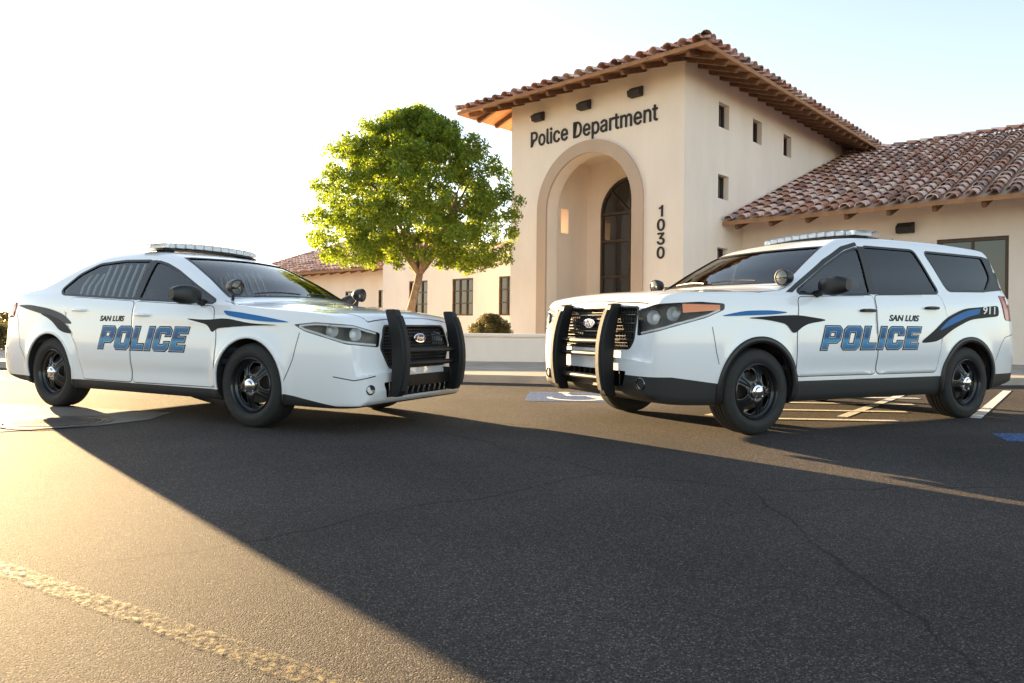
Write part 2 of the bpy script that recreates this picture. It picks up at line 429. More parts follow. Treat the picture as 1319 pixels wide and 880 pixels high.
def side_text(bvh,txt,s,x_start,z0,width,height,mat,offset,name,parent,shear=.25,bold=0,refb=None,spacing=1.0,block=False):
    base=text_mesh(txt,shear,0 if refb is None else refb,spacing,0,block); ref=norm_text(base,width,height)
    me=text_mesh(txt,shear,bold,spacing,0,block); norm_text(me,width,height,ref)
    bm=bmesh.new(); bm.from_mesh(me)
    x0=-s*x_start
    for v in bm.verts: v.co=Vector((x0+v.co.x,z0+v.co.y,0))
    grid_cut(bm,.06)
    return proj_bm(bm,bvh,(0,s,0),offset,name,mat,parent)

def pchip(pts):
    pts=sorted(pts); x=np.array([p[0] for p in pts],float); y=np.array([p[1] for p in pts],float)
    h=np.diff(x); d=np.diff(y)/h; m=np.zeros(len(x)); m[0]=d[0]; m[-1]=d[-1]
    for i in range(1,len(x)-1):
        if d[i-1]*d[i]>0:
            w1=2*h[i]+h[i-1]; w2=h[i]+2*h[i-1]; m[i]=(w1+w2)/(w1/d[i-1]+w2/d[i])
    X=np.linspace(x[0],x[-1],4000); idx=np.clip(np.searchsorted(x,X)-1,0,len(x)-2)
    t=(X-x[idx])/h[idx]
    Y=(2*t**3-3*t**2+1)*y[idx]+(t**3-2*t**2+t)*h[idx]*m[idx]+(-2*t**3+3*t**2)*y[idx+1]+(t**3-t**2)*h[idx]*m[idx+1]
    return lambda q: np.interp(q,X,Y)

# ------------------------------------------------------------ car
def loft(P,x0,x1,d=0,bottom=None):
    T,B,W,belt=P['T'],P['B'],P['W'],P['belt']
    def Y(x,z):
        w=W(x); b=belt(x); zm=P['zmid']
        up=np.clip((z-zm)/(b-zm),0,1); lo=np.clip((zm-z)/(zm-.2),0,1.2)
        t=np.clip(z-b,0,None)
        ins=.04*up**2+P['low']*lo**2+.028*(1-np.exp(-t/.03))+P['tum']*t+P['tc']*t*t
        cab=np.clip((2.1-abs(x))/.4,0,1)
        zc=b-.13
        g=np.where(z>zc,np.exp(-((z-zc)/.045)**2),np.exp(-((z-zc)/.012)**2))
        ins=ins-.018*g*cab+P['dent']*np.exp(-((z-P['dz'])/.06)**2)*np.clip((1.15-abs(x))/.3,0,1)
        for ax in (P['xf'],P['xr']):
            rr=np.sqrt((x-ax)**2+(z-.375)**2)
            ins=ins-P['flare']*np.exp(-((rr-P['ar']-.02)/.05)**2)*np.clip((.92-z)/.1,0,1)
        return np.maximum(w-ins-d,.02)
    def H(x,y):
        s=np.clip((x+.15)/.45,-1,1)
        k=P['k']+(P['kn']-P['k'])*np.clip((x-1.5)/.5,0,1)
        c=P['crown']
        r=P['ridge']*np.exp(-((abs(y)-P['ry'])/.05)**2)*np.clip((x-1.35)/.3,0,1)*np.clip((2.3-x)/.3,0,1)
        return T(x+s*k*y*y)-c*y*y+r-d
    X=np.linspace(x0,x1,3000); a=np.concatenate([[0],np.cumsum(np.hypot(np.diff(X),np.hypot(np.diff(T(X)),np.diff(W(X)))))])
    n=max(20,int(a[-1]/P['ds'])); xs=np.interp(np.linspace(0,a[-1],n),a,X)
    rings=[]
    for x in xs:
        zb=float(B(x)) if bottom is None else bottom
        zs=np.linspace(zb,2.1,500); ys=Y(x,zs); hs=H(x,ys)
        ok=np.where(hs<=zs)[0]
        i=ok[0] if len(ok) else 499
        if i==0:
            yy=np.linspace(0,float(W(x)),200); h=H(x,yy); g=np.where(h>zb+.012)[0]
            if len(g)==0: continue
            ye=yy[g[-1]]; ze=float(h[g[-1]]); side=[(ye,zb+(ze-zb)*q) for q in np.linspace(0,1,36)]
            yb=ye
        else:
            f=(hs[i-1]-zs[i-1])/((hs[i-1]-zs[i-1])-(hs[i]-zs[i])+1e-9)
            ze=zs[i-1]+f*(zs[i]-zs[i-1])
            sp=min(float(belt(x)),ze-.02)
            if sp<=zb: sp=zb+(ze-zb)*.6
            q=np.concatenate([np.linspace(zb,sp,26),np.linspace(sp,ze,11)[1:]])
            side=list(zip(Y(x,q),q)); ye=side[-1][0]; yb=side[0][0]
        bot=[(yb*t,zb) for t in (0,.3,.6,.85,.97)]
        tt=1-np.sin(np.linspace(0,1,22)[1:]*math.pi/2)
        top=[(ye*t,float(H(x,ye*t))) for t in tt]
        half=np.array(bot+side+top)
        for _ in range(2):
            h2=half.copy(); h2[1:-1]=.5*half[1:-1]+.25*(half[:-2]+half[2:]); half=h2
        half[0,0]=0; half[-1,0]=0
        full=[(x,a_,b_) for a_,b_ in half]+[(x,-a_,b_) for a_,b_ in half[1:-1][::-1]]
        rings.append(full)
    m=len(rings[0]); v=[p for r in rings for p in r]; f=[]
    for i in range(len(rings)-1):
        for j in range(m):
            j2=(j+1)%m; f.append((i*m+j,i*m+j2,(i+1)*m+j2,(i+1)*m+j))
    for e in (0,len(rings)-1):
        c=np.mean(np.array(rings[e]),axis=0); v.append(tuple(c)); ci=len(v)-1
        for j in range(m):
            f.append((e*m+j,(e*m+(j+1)%m),ci))
    return v,f

def mesh_from(v,f,name,mi=0,mats=()):
    me=bpy.data.meshes.new(name); me.from_pydata(v,[],f)
    bm=bmesh.new(); bm.from_mesh(me); bmesh.ops.recalc_face_normals(bm,faces=bm.faces); bm.to_mesh(me); bm.free()
    for m in mats: me.materials.append(m)
    me.polygons.foreach_set('material_index',[mi]*len(me.polygons))
    o=bpy.data.objects.new(name,me); COL.objects.link(o); return o
def cutter_prism(poly2,n,near,far,mats,mi=1):
    n,e1,e2=basis(n); k=len(poly2)
    vs=[e1*a+e2*b+n*near for a,b in poly2]+[e1*a+e2*b+n*far for a,b in poly2]
    fs=[tuple(range(k-1,-1,-1)),tuple(range(k,2*k))]+[(i,(i+1)%k,k+(i+1)%k,k+i) for i in range(k)]
    return mesh_from([tuple(v) for v in vs],fs,'cut',mi,mats)

def ribbon(bvh,mb,pts,n,width,off=.0012,res=.03):
    n,e1,e2=basis(n)
    P=[Vector((Vector(p).dot(e1),Vector(p).dot(e2))) for p in pts]
    S=[]
    for a,b in zip(P[:-1],P[1:]):
        k=max(1,int((b-a).length/res)); S+=[a.lerp(b,i/k) for i in range(k)]
    S.append(P[-1]); vs=[];fs=[]
    for i,p in enumerate(S):
        d=(S[min(i+1,len(S)-1)]-S[max(i-1,0)]).normalized(); q=Vector((-d.y,d.x))*width/2
        for sgn in (1,-1):
            w=p+q*sgn; h=bvh.ray_cast(e1*w.x+e2*w.y+n*5,-n)
            if h[0] is None: h=bvh.find_nearest(e1*w.x+e2*w.y+n*.9)
            nn=h[1] if h[1].dot(n)>0 else -h[1]
            vs.append(h[0]+nn*off)
        if i: fs.append((2*i-2,2*i-1,2*i+1,2*i))
    mb.add(vs,fs)

def clean(o):
    bm=bmesh.new(); bm.from_mesh(o.data); bmesh.ops.remove_doubles(bm,verts=bm.verts,dist=1e-5); bmesh.ops.recalc_face_normals(bm,faces=bm.faces); bm.to_mesh(o.data); bm.free(); return o

def wheel(parent,x,s,y_out):
    zc=.363
    w=MB(); w.lathe([(0,-.10),(.16,-.10),(.16,-.12),(0,-.12)],24)
    hub=w.done('wheel',M['iron'],parent)
    hub.location=(x,s*y_out,zc); hub.rotation_euler=(0,random.uniform(0,1.2),0 if s>0 else math.pi)
    t=MB()
    prof=[(.232,-.215),(.25,-.235),(.30,-.243),(.335,-.235),(.352,-.215),(.360,-.19)]
    tread=[]
    for g in (-.155,-.115,-.075):
        tread+=[(.3625,g-.006),(.354,g-.004),(.354,g+.004),(.3625,g+.006)]
    prof+=tread+[(.360,-.04),(.352,-.018),(.338,-.004),(.30,.004),(.29,.0075),(.265,.004),(.25,-.004),(.236,-.012),(.230,-.02)]
    t.lathe(prof,64)
    t.done('tyre',M['rubber'],hub,angle=50)
    r=MB()
    r.lathe([(.232,-.01),(.2345,-.006),(.230,-.003),(.224,-.012),(.220,-.035),(.205,-.05),(.205,-.20)],64)
    n=120; rs=[.0,.05,.075,.085,.10,.115,.13,.15,.17,.18,.19,.2,.208]
    def dep(q): return -.045+ .03*math.exp(-((q-.085)/.06)**2)-.02*max(0,(q-.15)/.06)
    vs=[];fs=[]
    for q in rs:
        for k_ in range(n):
            th=2*math.pi*k_/n
            vs.append((q*math.cos(th),dep(q),q*math.sin(th)))
    ns=5
    for i in range(len(rs)-1):
        q=(rs[i]+rs[i+1])/2
        for k_ in range(n):
            th=((k_+.5)/n*ns)%1.0; c=abs(th-.5)*2
            open_=False
            if .10<q<.192:
                wdt=.62*math.sqrt(max(0,1-((q-.148)/.05)**2))
                open_= c<wdt
            if not open_:
                k2=(k_+1)%n; fs.append((i*n+k_,(i+1)*n+k_,(i+1)*n+k2,i*n+k2))
    r.add(vs,fs)
    for j in range(ns):
        a0=2*math.pi*j/ns
        for dd in (-.11,.11):
            p=[(q*math.cos(a0+dd*(.6 if q<.12 else 1)),dep(q)+.004,q*math.sin(a0+dd*(.6 if q<.12 else 1))) for q in (.09,.12,.15,.18,.2)]
            r.tube(p,[.008,.008,.007,.006,.004],6)
    ro=r.done('rim',M['rim'],hub,recalc=False)
    so=ro.modifiers.new('s','SOLIDIFY'); so.thickness=.006; so.offset=0
    c=MB()
    c.lathe([(.062,-.03),(.062,-.008),(.056,.004),(.040,.010),(.036,.020),(.022,.026),(0.0,.027)],32)
    for j in range(5):
        a0=2*math.pi*(j+.5)/5
        Mx=Matrix.Translation((.072*math.cos(a0),-.02,.072*math.sin(a0)))
        c.lathe([(.011,0),(.011,.018),(.006,.024),(0,.024)],8,0,Mx)
    c.done('hub_cap',M['chrome'],hub)
    return hub

def inside(poly,p):
    x,y=p; c=False; n=len(poly)
    for i in range(n):
        x1,y1=poly[i];x2,y2=poly[(i+1)%n]
        if (y1>y)!=(y2>y) and x<(x2-x1)*(y-y1)/(y2-y1)+x1: c=not c
    return c

def build_car(P,root):
    mats=[P['paint'],M['dark'],M['interior'],M['housing']]
    v,f=loft(P,P['x0'],P['x1'])
    body=mesh_from(v,f,'body',0,mats)
    bvh=BVHTree.FromPolygons([Vector(p) for p in v],f)
    cut=[]
    vi,fi=loft(P,P['ix0'],P['ix1'],d=.045,bottom=.5)
    cut.append(mesh_from(vi,fi,'cut',2,mats))
    wins=[(nm,rc(w,.045),mt) for nm,w,mt in P['windows']]
    for nm,w,mt in wins:
        mb=MB(); mb.prism(w,-1.3,1.3,'y',0)
        o=mb.done('cut',mats,None,False); o.data.polygons.foreach_set('material_index',[1]*len(o.data.polygons)); cut.append(o)
    def plan(ws,sg):
        poly=[]
        yy=np.linspace(-ws[1],ws[1],15); poly+=[(ws[0]-sg*.25*y*y,y) for y in yy]
        yy=np.linspace(ws[3],-ws[3],15); poly+=[(ws[2]-sg*.25*y*y,y) for y in yy]
        return poly
    wpoly=plan(P['shield'],1)
    cut.append(cutter_prism(wpoly,(0,0,1),P['wz'],2.2,mats))
    rear=None
    if 'rear' in P:
        rear=plan(P['rear'],-1)
        cut.append(cutter_prism(rear,(0,0,1),P['wz'],2.2,mats))
    for ax in (P['xf'],P['xr']):
        for s in (1,-1):
            mb=MB(); mb.lathe([(0,.0),(P['ar'],.0),(P['ar'],.6),(0,.6)],56,0,Matrix.Translation((ax,.56 if s>0 else -1.16,.375)))
            o=clean(mb.done('cut',mats,None,False))
            o.data.polygons.foreach_set('material_index',[1]*len(o.data.polygons)); cut.append(o)
    hl=[]
    for s in (1,-1):
        n=(.72,s*.69,0); pts=[(x,s*y,z) for x,y,z in P['head']]
        q=rc(uv2(pts,n),.02)
        if poly_area(q)<0: q=q[::-1]
        nn=Vector(n).normalized(); near=min(Vector(p).dot(nn) for p in pts)-.05
        cut.append(cutter_prism(q,n,near,near+1.2,mats,3)); hl.append((s,n,q))
    gp=rc([(y,z) for y,z in P['grille']],.03)
    lows=[rc(l,.02) for l in P['lower']]
    for pl,dp in [(gp,P['gx'])]+[(l,P['lx']) for l in lows]:
        cut.append(cutter_prism(pl,(1,0,0),dp,3.0,mats))
    safe_booleans(body,cut)
    me=body.data
    me.polygons.foreach_set('use_smooth',[True]*len(me.polygons)); me.set_sharp_from_angle(angle=R(32))
    body.parent=root
    for nm,w,mt in wins:
        for s in (1,-1):
            q=[(-s*a,b) for a,b in w]
            patch(bvh,offset_poly(q,.006),(0,s,0),-.008,nm,M[mt],root,.06)
            patch(bvh,offset_poly(q,.020),(0,s,0),.0022,'window_trim',M['blackp'],root,.06,hole=offset_poly(q,-.002))
    for pl in P['pillars']:
        for s in (1,-1): patch(bvh,[(-s*a,b) for a,b in pl],(0,s,0),.0034,'pillar_cover',M['blackp'],root,.05)
    if 'backglass' in P:
        patch(bvh,rc(P['backglass'],.05),(-1,0,0),.003,'rear_window',M['wglass'],root,.06)
    patch(bvh,offset_poly(wpoly,.006),(0,0,1),-.008,'windshield',M[P['wsm']],root,.08)
    patch(bvh,offset_poly(wpoly,.022),(0,0,1),.002,'windshield_trim',M['blackp'],root,.08,hole=offset_poly(wpoly,-.012))
    for y0,y1 in ((.55,.05),(-.05,-.55)):
        mb=MB(); pp=[]
        for t in np.linspace(0,1,8):
            y=y0+(y1-y0)*t; x=P['shield'][0]-.03-.25*y*y-.03*math.sin(t*3.1)
            h=bvh.ray_cast(Vector((x,y,3)),Vector((0,0,-1)))[0]; pp.append(h+Vector((.01,0,.012)))
        mb.tube(pp,.007,6); mb.done('wiper',M['blackp'],root)
    if rear:
        patch(bvh,offset_poly(rear,.006),(0,0,1),-.008,'rear_window',M['tint'],root,.08)
    for s in (1,-1):
        for k,d in enumerate(P['doors']):
            q=rc([(-s*a,b) for a,b in d],.05)
            patch(bvh,offset_poly(q,.006),(0,s,0),.0015,'door_gap',M['seam'],root,.05)
            dr=patch(bvh,q,(0,s,0),.004,'door',P['paint'],root,.03,thick=.003)
            hx,hz=P['handles'][k]
            h=bvh.ray_cast(Vector((hx,s*3,hz)),Vector((0,-s,0)))
            mb=MB(); yb=h[0].y
            mb.tube([(hx-.09,yb+s*.002,hz),(hx-.075,yb+s*.03,hz+.004),(hx,yb+s*.038,hz+.006),(hx+.075,yb+s*.03,hz+.004),(hx+.09,yb+s*.002,hz)],[.010,.014,.015,.014,.010],10)
            mb.done('handle',P['handlemat'],dr)
    for pts,n in P['seams']:
        for sg in (1,-1):
            sm=MB(); ribbon(bvh,sm,[(a,sg*b,c) for a,b,c in pts],(n[0],sg*n[1],n[2]),.006)
            sm.done('panel_gap',M['seam'],root,recalc=False)
    for ax in (P['xf'],P['xr']):
        for s in (1,-1):
            a=np.linspace(R(P['aa'][0]),R(P['aa'][1]),40)
            r0=P['ar']-.004; r1=P['ar']+P['archw']
            o_=[(-s*(ax+r1*math.cos(t)),.375+r1*math.sin(t)) for t in a]; i_=[(-s*(ax+r0*math.cos(t)),.375+r0*math.sin(t)) for t in a]
            bm=bmesh.new(); A=[bm.verts.new((*p,0)) for p in o_]; Mv=[bm.verts.new(((p[0]+q_[0])/2,(p[1]+q_[1])/2,0)) for p,q_ in zip(o_,i_)]; B_=[bm.verts.new((*p,0)) for p in i_]
            for i in range(39):
                bm.faces.new((A[i],A[i+1],Mv[i+1],Mv[i])); bm.faces.new((Mv[i],Mv[i+1],B_[i+1],B_[i]))
            proj_bm(bm,bvh,(0,s,0),P['archo'],'wheel_arch_trim',P['archmat'],root,thick=P['archo']+.012)
    for s,n,q in hl:
        hd=patch(bvh,offset_poly(q,.002),n,-.001,'headlight',M['lens'],root,.04)
        nn,e1,e2=basis(n)
        cx=[p[0] for p in q]; lo,hi=min(cx),max(cx)
        def zspan(u):
            ins=[z for z in np.linspace(min(p[1] for p in q),max(p[1] for p in q),80) if inside(q,(u,z))]
            return (ins[0],ins[-1]) if ins else None
        for fr in P['bulbs']:
            u=lo+(hi-lo)*fr if s>0 else hi-(hi-lo)*fr
            sp=zspan(u)
            if not sp: continue
            zc=(sp[0]+sp[1])/2+.005
            h=bvh.ray_cast(e1*u+e2*zc+nn*5,-nn)[0]
            c=h-nn*.045
            rr=min(P['br'],(sp[1]-sp[0])*.42)
            rot=Vector((1,s*.35,0)).normalized().to_track_quat('Y','Z').to_matrix().to_4x4()
            Mx=Matrix.Translation(c)@rot
            mb=MB()
            mb.lathe([(rr,.035),(rr*.96,.02),(rr*.8,-.005),(rr*.5,-.02)],24,0,Mx)
            mb.lathe([(rr*.55,-.02),(rr*.5,.0),(rr*.3,.012),(0,.016)],20,1,Mx)
            mb.done('reflector',[M['chrome'],M['lampw']],hd)
        for which in P['guides']:
            st=MB(); pts=[]
            for fr in np.linspace(.06,.94,16):
                u=lo+(hi-lo)*fr; sp=zspan(u)
                if not sp: continue
                zz=sp[0]+.014 if which=='low' else sp[1]-.014
                h=bvh.ray_cast(e1*u+e2*zz+nn*5,-nn)[0]
                pts.append(h-nn*.016)
            if len(pts)>2: st.tube(pts,.010,6)
            st.done('light_guide',M['lampw'],hd)
        if 'amberp' in P:
            aq=uv2([(x,s*y,z) for x,y,z in P['amberp']],n)
            patch(bvh,aq,n,-.010,'turn_signal',M['amber'],hd,.04)
    gr=MB(); ys=[p[0] for p in gp]
    def surf(y,z,off):
        h=bvh.ray_cast(Vector((5,y,z)),Vector((-1,0,0)))
        return h[0]+Vector((off,0,0)) if h[0] else None
    def lines(poly,step_y,step_z,r,off,mb,mi=0):
        ys=[p[0] for p in poly]; zs=[p[1] for p in poly]
        if step_z:
            z=min(zs)+step_z/2
            while z<max(zs):
                pp=[surf(y,z,off) for y in np.linspace(min(ys),max(ys),60) if inside(poly,(y,z))]
                pp=[p for p in pp if p]
                if len(pp)>2: mb.tube(pp,r,6,mi)
                z+=step_z
        if step_y:
            y=-step_y*int(max(ys)/step_y) if min(ys)<0<max(ys) else min(ys)+step_y/2
            while y<max(ys):
                pp=[surf(y,z_,off) for z_ in np.linspace(min(zs),max(zs),20) if inside(poly,(y,z_))]
                pp=[p for p in pp if p]
                if len(pp)>2: mb.tube(pp,r,6,mi)
                y+=step_y
    lines(gp,.035,.028,.0035,-.02,gr)
    for z in P['gbars']:
        pp=[surf(y,z,-.008) for y in np.linspace(min(ys),max(ys),60) if inside(gp,(y,z))]
        if len(pp)>2: gr.tube([p for p in pp if p],P['gbr'],8,1)
    go=gr.done('grille',[M['blackp'],P['gbarm']],root)
    patch(bvh,offset_poly(gp,.014),(1,0,0),.004,'grille_surround',P['gsur'],go,.06,thick=.01,hole=offset_poly(gp,-.004))
    bz=P['badgez']; bc=surf(0,bz,.012)
    mb=MB(); n=40
    nrm=bvh.ray_cast(Vector((5,0,bz)),Vector((-1,0,0)))[1]
    if nrm.x<0: nrm=-nrm
    X_=Vector((0,1,0)); N_=nrm.normalized(); Z_=X_.cross(N_)*-1
    if Z_.z<0: Z_=-Z_
    def bp(a,b,c): return tuple(bc+X_*a+Z_*b+N_*c)
    def ell(a,b,t): return [bp(a*math.cos(2*math.pi*k/n),b*math.sin(2*math.pi*k/n),t) for k in range(n)]
    mb.add(ell(.095,.040,-.008)+ell(.095,.040,.004)+ell(.084,.032,.006),[(k,(k+1)%n,n+(k+1)%n,n+k) for k in range(n)]+[(n+k,n+(k+1)%n,2*n+(k+1)%n,2*n+k) for k in range(n)],0)
    mb.add(ell(.084,.032,.006),[tuple(range(n))],1)
    bd=mb.done('badge',[M['chrome'],M['blueovl']],go,recalc=False)
    tm=text_mesh('Ford',.3,.01); norm_text(tm,.11,.040)
    mb=MB(); mb.add([bp(v.co.x-.055,v.co.y-.02,.0085) for v in tm.vertices],[tuple(p.vertices) for p in tm.polygons]); mb.done('lettering',M['chrome'],bd,recalc=False)
    for l in lows:
        ym=max(abs(p[0]) for p in l); y=-P['lsy']*int(ym/P['lsy'])
        while y<ym:
            zs_=[z_ for z_ in np.linspace(min(p[1] for p in l)-.0,max(p[1] for p in l),24) if inside(l,(y,z_))]
            pp=[surf(y,z_,-.012) for z_ in zs_]; pp=[p for p in pp if p]
            if len(pp)>2:
                mb=MB(); mb.tube(pp,P['lbr'],8); mb.done('intake_bar',P['lmat'],root)
            y+=P['lsy']
    for ax in (P['xf'],P['xr']):
        for s in (1,-1): wheel(root,ax,s,P['wy'])
    fz=P['fz']
    for s in (1,-1):
        mb=MB()
        mb.box((-.15,s*.38,fz+.02),(.5,.48,.18))
        mb.box((-.42,s*.38,fz+.32),(.13,.46,.52),rot=Matrix.Rotation(R(-14),4,'Y'))
        mb.box((-.50,s*.38,fz+.66),(.09,.24,.14),rot=Matrix.Rotation(R(-10),4,'Y'))
        mb.done('seat',M['interior'],root,bevel=.04,seg=3)
    mb=MB(); mb.box((-1.15,0,fz+.02),(.5,1.25,.2)); mb.box((-1.42,0,fz+.30),(.13,1.25,.44),rot=Matrix.Rotation(R(-20),4,'Y'))
    mb.done('rear_seat',M['interior'],root,bevel=.04,seg=3)
    mb=MB(); mb.box((P['dashx'],0,P['dashz']-.10),(.34,1.42,.2)); 
    mb.done('dashboard',M['interior'],root,bevel=.04,seg=3)
    mb=MB()
    c=Vector((P['dashx']-.25,.38,P['dashz']-.02)); ring=[]
    for k in range(25):
        t=2*math.pi*k/24; ring.append(c+Vector((.06*math.sin(t),.185*math.cos(t),.175*math.sin(t))))
    mb.tube(ring,.014,8,caps=False); mb.tube([c+Vector((0,-.17,0)),c+Vector((0,.17,0))],.02,8); mb.done('steering_wheel',M['blackp'],root)
    mx,mz=P['mirror']
    for s in (1,-1):
        h=bvh.ray_cast(Vector((mx,s*3,mz-.03)),Vector((0,-s,0)))[0]
        mb=MB()
        cx,cy,cz=mx,h.y+s*.19,mz+.02
        nst=9; vs=[];fs=[];nr=20
        for i in range(nst):
            t=i/(nst-1); yy=-.12+.25*t; sc=math.sin(math.pi*(.12+.80*t))**.45
            for k in range(nr):
                a=2*math.pi*k/nr; ca,sa=math.cos(a),math.sin(a)
                ca=math.copysign(abs(ca)**.7,ca); sa=math.copysign(abs(sa)**.7,sa)
                vs.append((cx+.055*sc*ca+(.02 if ca>0 else 0)*sc-.03*t,cy+s*yy,cz+.085*sc*sa+.008*t))
        for i in range(nst-1):
            for k in range(nr): fs.append((i*nr+k,i*nr+(k+1)%nr,(i+1)*nr+(k+1)%nr,(i+1)*nr+k))
        fs.append(tuple(range(nr))); fs.append(tuple((nst-1)*nr+k for k in range(nr)))
        mb.add(vs,fs); mb.tube([(mx,h.y-s*.01,mz-.05),(mx,h.y+s*.09,mz-.02)],[.035,.028],12)
        mb.done('mirror',M['blackp'],root)
        sx,sy,sz=P['spot']; sy*=s
        mb=MB(); d=Vector((.95,s*.05,-.05)).normalized(); rot=d.to_track_quat('Y','Z').to_matrix().to_4x4(); Mx=Matrix.Translation((sx,sy,sz))@rot
        mb.lathe([(0,-.075),(.03,-.072),(.055,-.05),(.068,-.01),(.072,.03),(.072,.045),(.064,.05)],28,0,Mx)
        mb.lathe([(.064,.047),(.060,.043),(.045,.046),(.02,.05),(0,.051)],28,1,Mx)
        mb.tube([(sx-.01,sy,sz-.05),(sx-.04,sy-s*.02,sz-.10),(sx-.08,sy-s*.05,sz-.14)],.014,8,0)
        mb.done('spotlight',[M['blackp'],M['wglass']],root)
    lx,lz=P['bar']
    HW=.66
    mb=MB()
    def barsec(y):
        t=abs(y)/HW; k=max(0,(t-.78)/.22)
        return lx-.05*t*t-.03*k, .15-.055*k*k
    def sag(y): return -.022*(y/HW)**2
    def barmesh(z0,z1,grow,mi):
        n=25; vs=[];fs=[]
        for i in range(n):
            y=-HW+2*HW*i/(n-1); c,hd=barsec(y); hd+=grow; sg=sag(y); a0=z0+sg; tz=z1+sg-.012*max(0,(abs(y)/HW-.8)/.2)
            vs.extend([(c-hd,y,a0),(c+hd,y,a0),(c+hd-.004,y,a0+(tz-a0)*.6),(c+hd-.03,y,tz),(c-hd+.03,y,tz),(c-hd+.004,y,a0+(tz-a0)*.6)])
        for i in range(n-1):
            for k in range(6): fs.append((i*6+k,i*6+(k+1)%6,(i+1)*6+(k+1)%6,(i+1)*6+k))
        fs.append((0,1,2,3,4,5)); fs.append(tuple((n-1)*6+k for k in range(6)))
        mb.add(vs,fs,mi)
    barmesh(lz,lz+.016,0,0)
    for s in (1,-1):
        mb.box((lx-.02,s*.5,lz-.04),(.14,.10,.06),0)
    lb=mb.done('light_bar',M['blackp'],root)
    mb=MB(); barmesh(lz+.018,lz+.078,-.002,0); mb.done('lens',M['lens'],lb)
    for i in range(11):
        y=-.53+1.06*i/10; c,hd=barsec(y)
        mb=MB(); mb.box((c,y,lz+.044+sag(y)),(2*hd-.03,.092,.048),0)
        mb.done('lamp_module',[M['lampw']],lb,smooth=False,bevel=.008)
    px,z0,z1=P['push']
    mb=MB(); hw=P['hw']
    for z,r_ in P['pbars']:
        mb.tube([(px+.03,-hw,z),(px+.045,-.18,z),(px+.05,0,z),(px+.045,.18,z),(px+.03,hw,z)],r_,12)
    mb.box((px-.02,0,z0+.12),(.02,2*hw,.10))
    for s in (1,-1):
        mb.box((px-.10,s*(hw-.05),z0+.15),(.25,.02,.12))
    push=mb.done('push_bumper',P['pbarmat'],root,bevel=.004)
    for s in (1,-1):
        h=z1-z0
        N=14; fr=[];bk=[]
        for i in range(N+1):
            t=i/N
            xf=.055+.065*math.sin(math.pi*min(1,t*1.05))**.7-.045*t**2.4
            wd=.100+.030*math.sin(math.pi*t)
            fr.append((px+xf,z0+h*t)); bk.append((px+xf-wd,z0+h*t))
        prof=rc(fr+bk[::-1],.05,6)
        mb=MB(); mb.prism(prof,s*hw-.042,s*hw+.042,'y')
        o=mb.done('upright',M['bumperblack'],push)
        b=o.modifiers.new('b','BEVEL'); b.width=.014; b.segments=3; b.limit_method='ANGLE'; b.angle_limit=R(50)
        mb=MB()
        f2=fr[1:-1]
        for (a0,a1) in zip(f2[:-1],f2[1:]):
            vs=[(a0[0]-.01,s*hw-.03,a0[1]),(a0[0]+.020,s*hw-.024,a0[1]),(a0[0]+.020,s*hw+.024,a0[1]),(a0[0]-.01,s*hw+.03,a0[1]),
                (a1[0]-.01,s*hw-.03,a1[1]),(a1[0]+.020,s*hw-.024,a1[1]),(a1[0]+.020,s*hw+.024,a1[1]),(a1[0]-.01,s*hw+.03,a1[1])]
            mb.add(vs,[(0,1,5,4),(1,2,6,5),(2,3,7,6),(0,3,2,1),(4,5,6,7)])
        mb.done('rubber_strip',M['rubber'],o)
    for s in (1,-1):
        n=(-.72,s*.69,0); q=uv2([(x,s*y,z) for x,y,z in P['tail']],n)
        patch(bvh,rc(q,.03),n,.004,'tail_light',M['red'],root,.05,thick=.01)
    return bvh

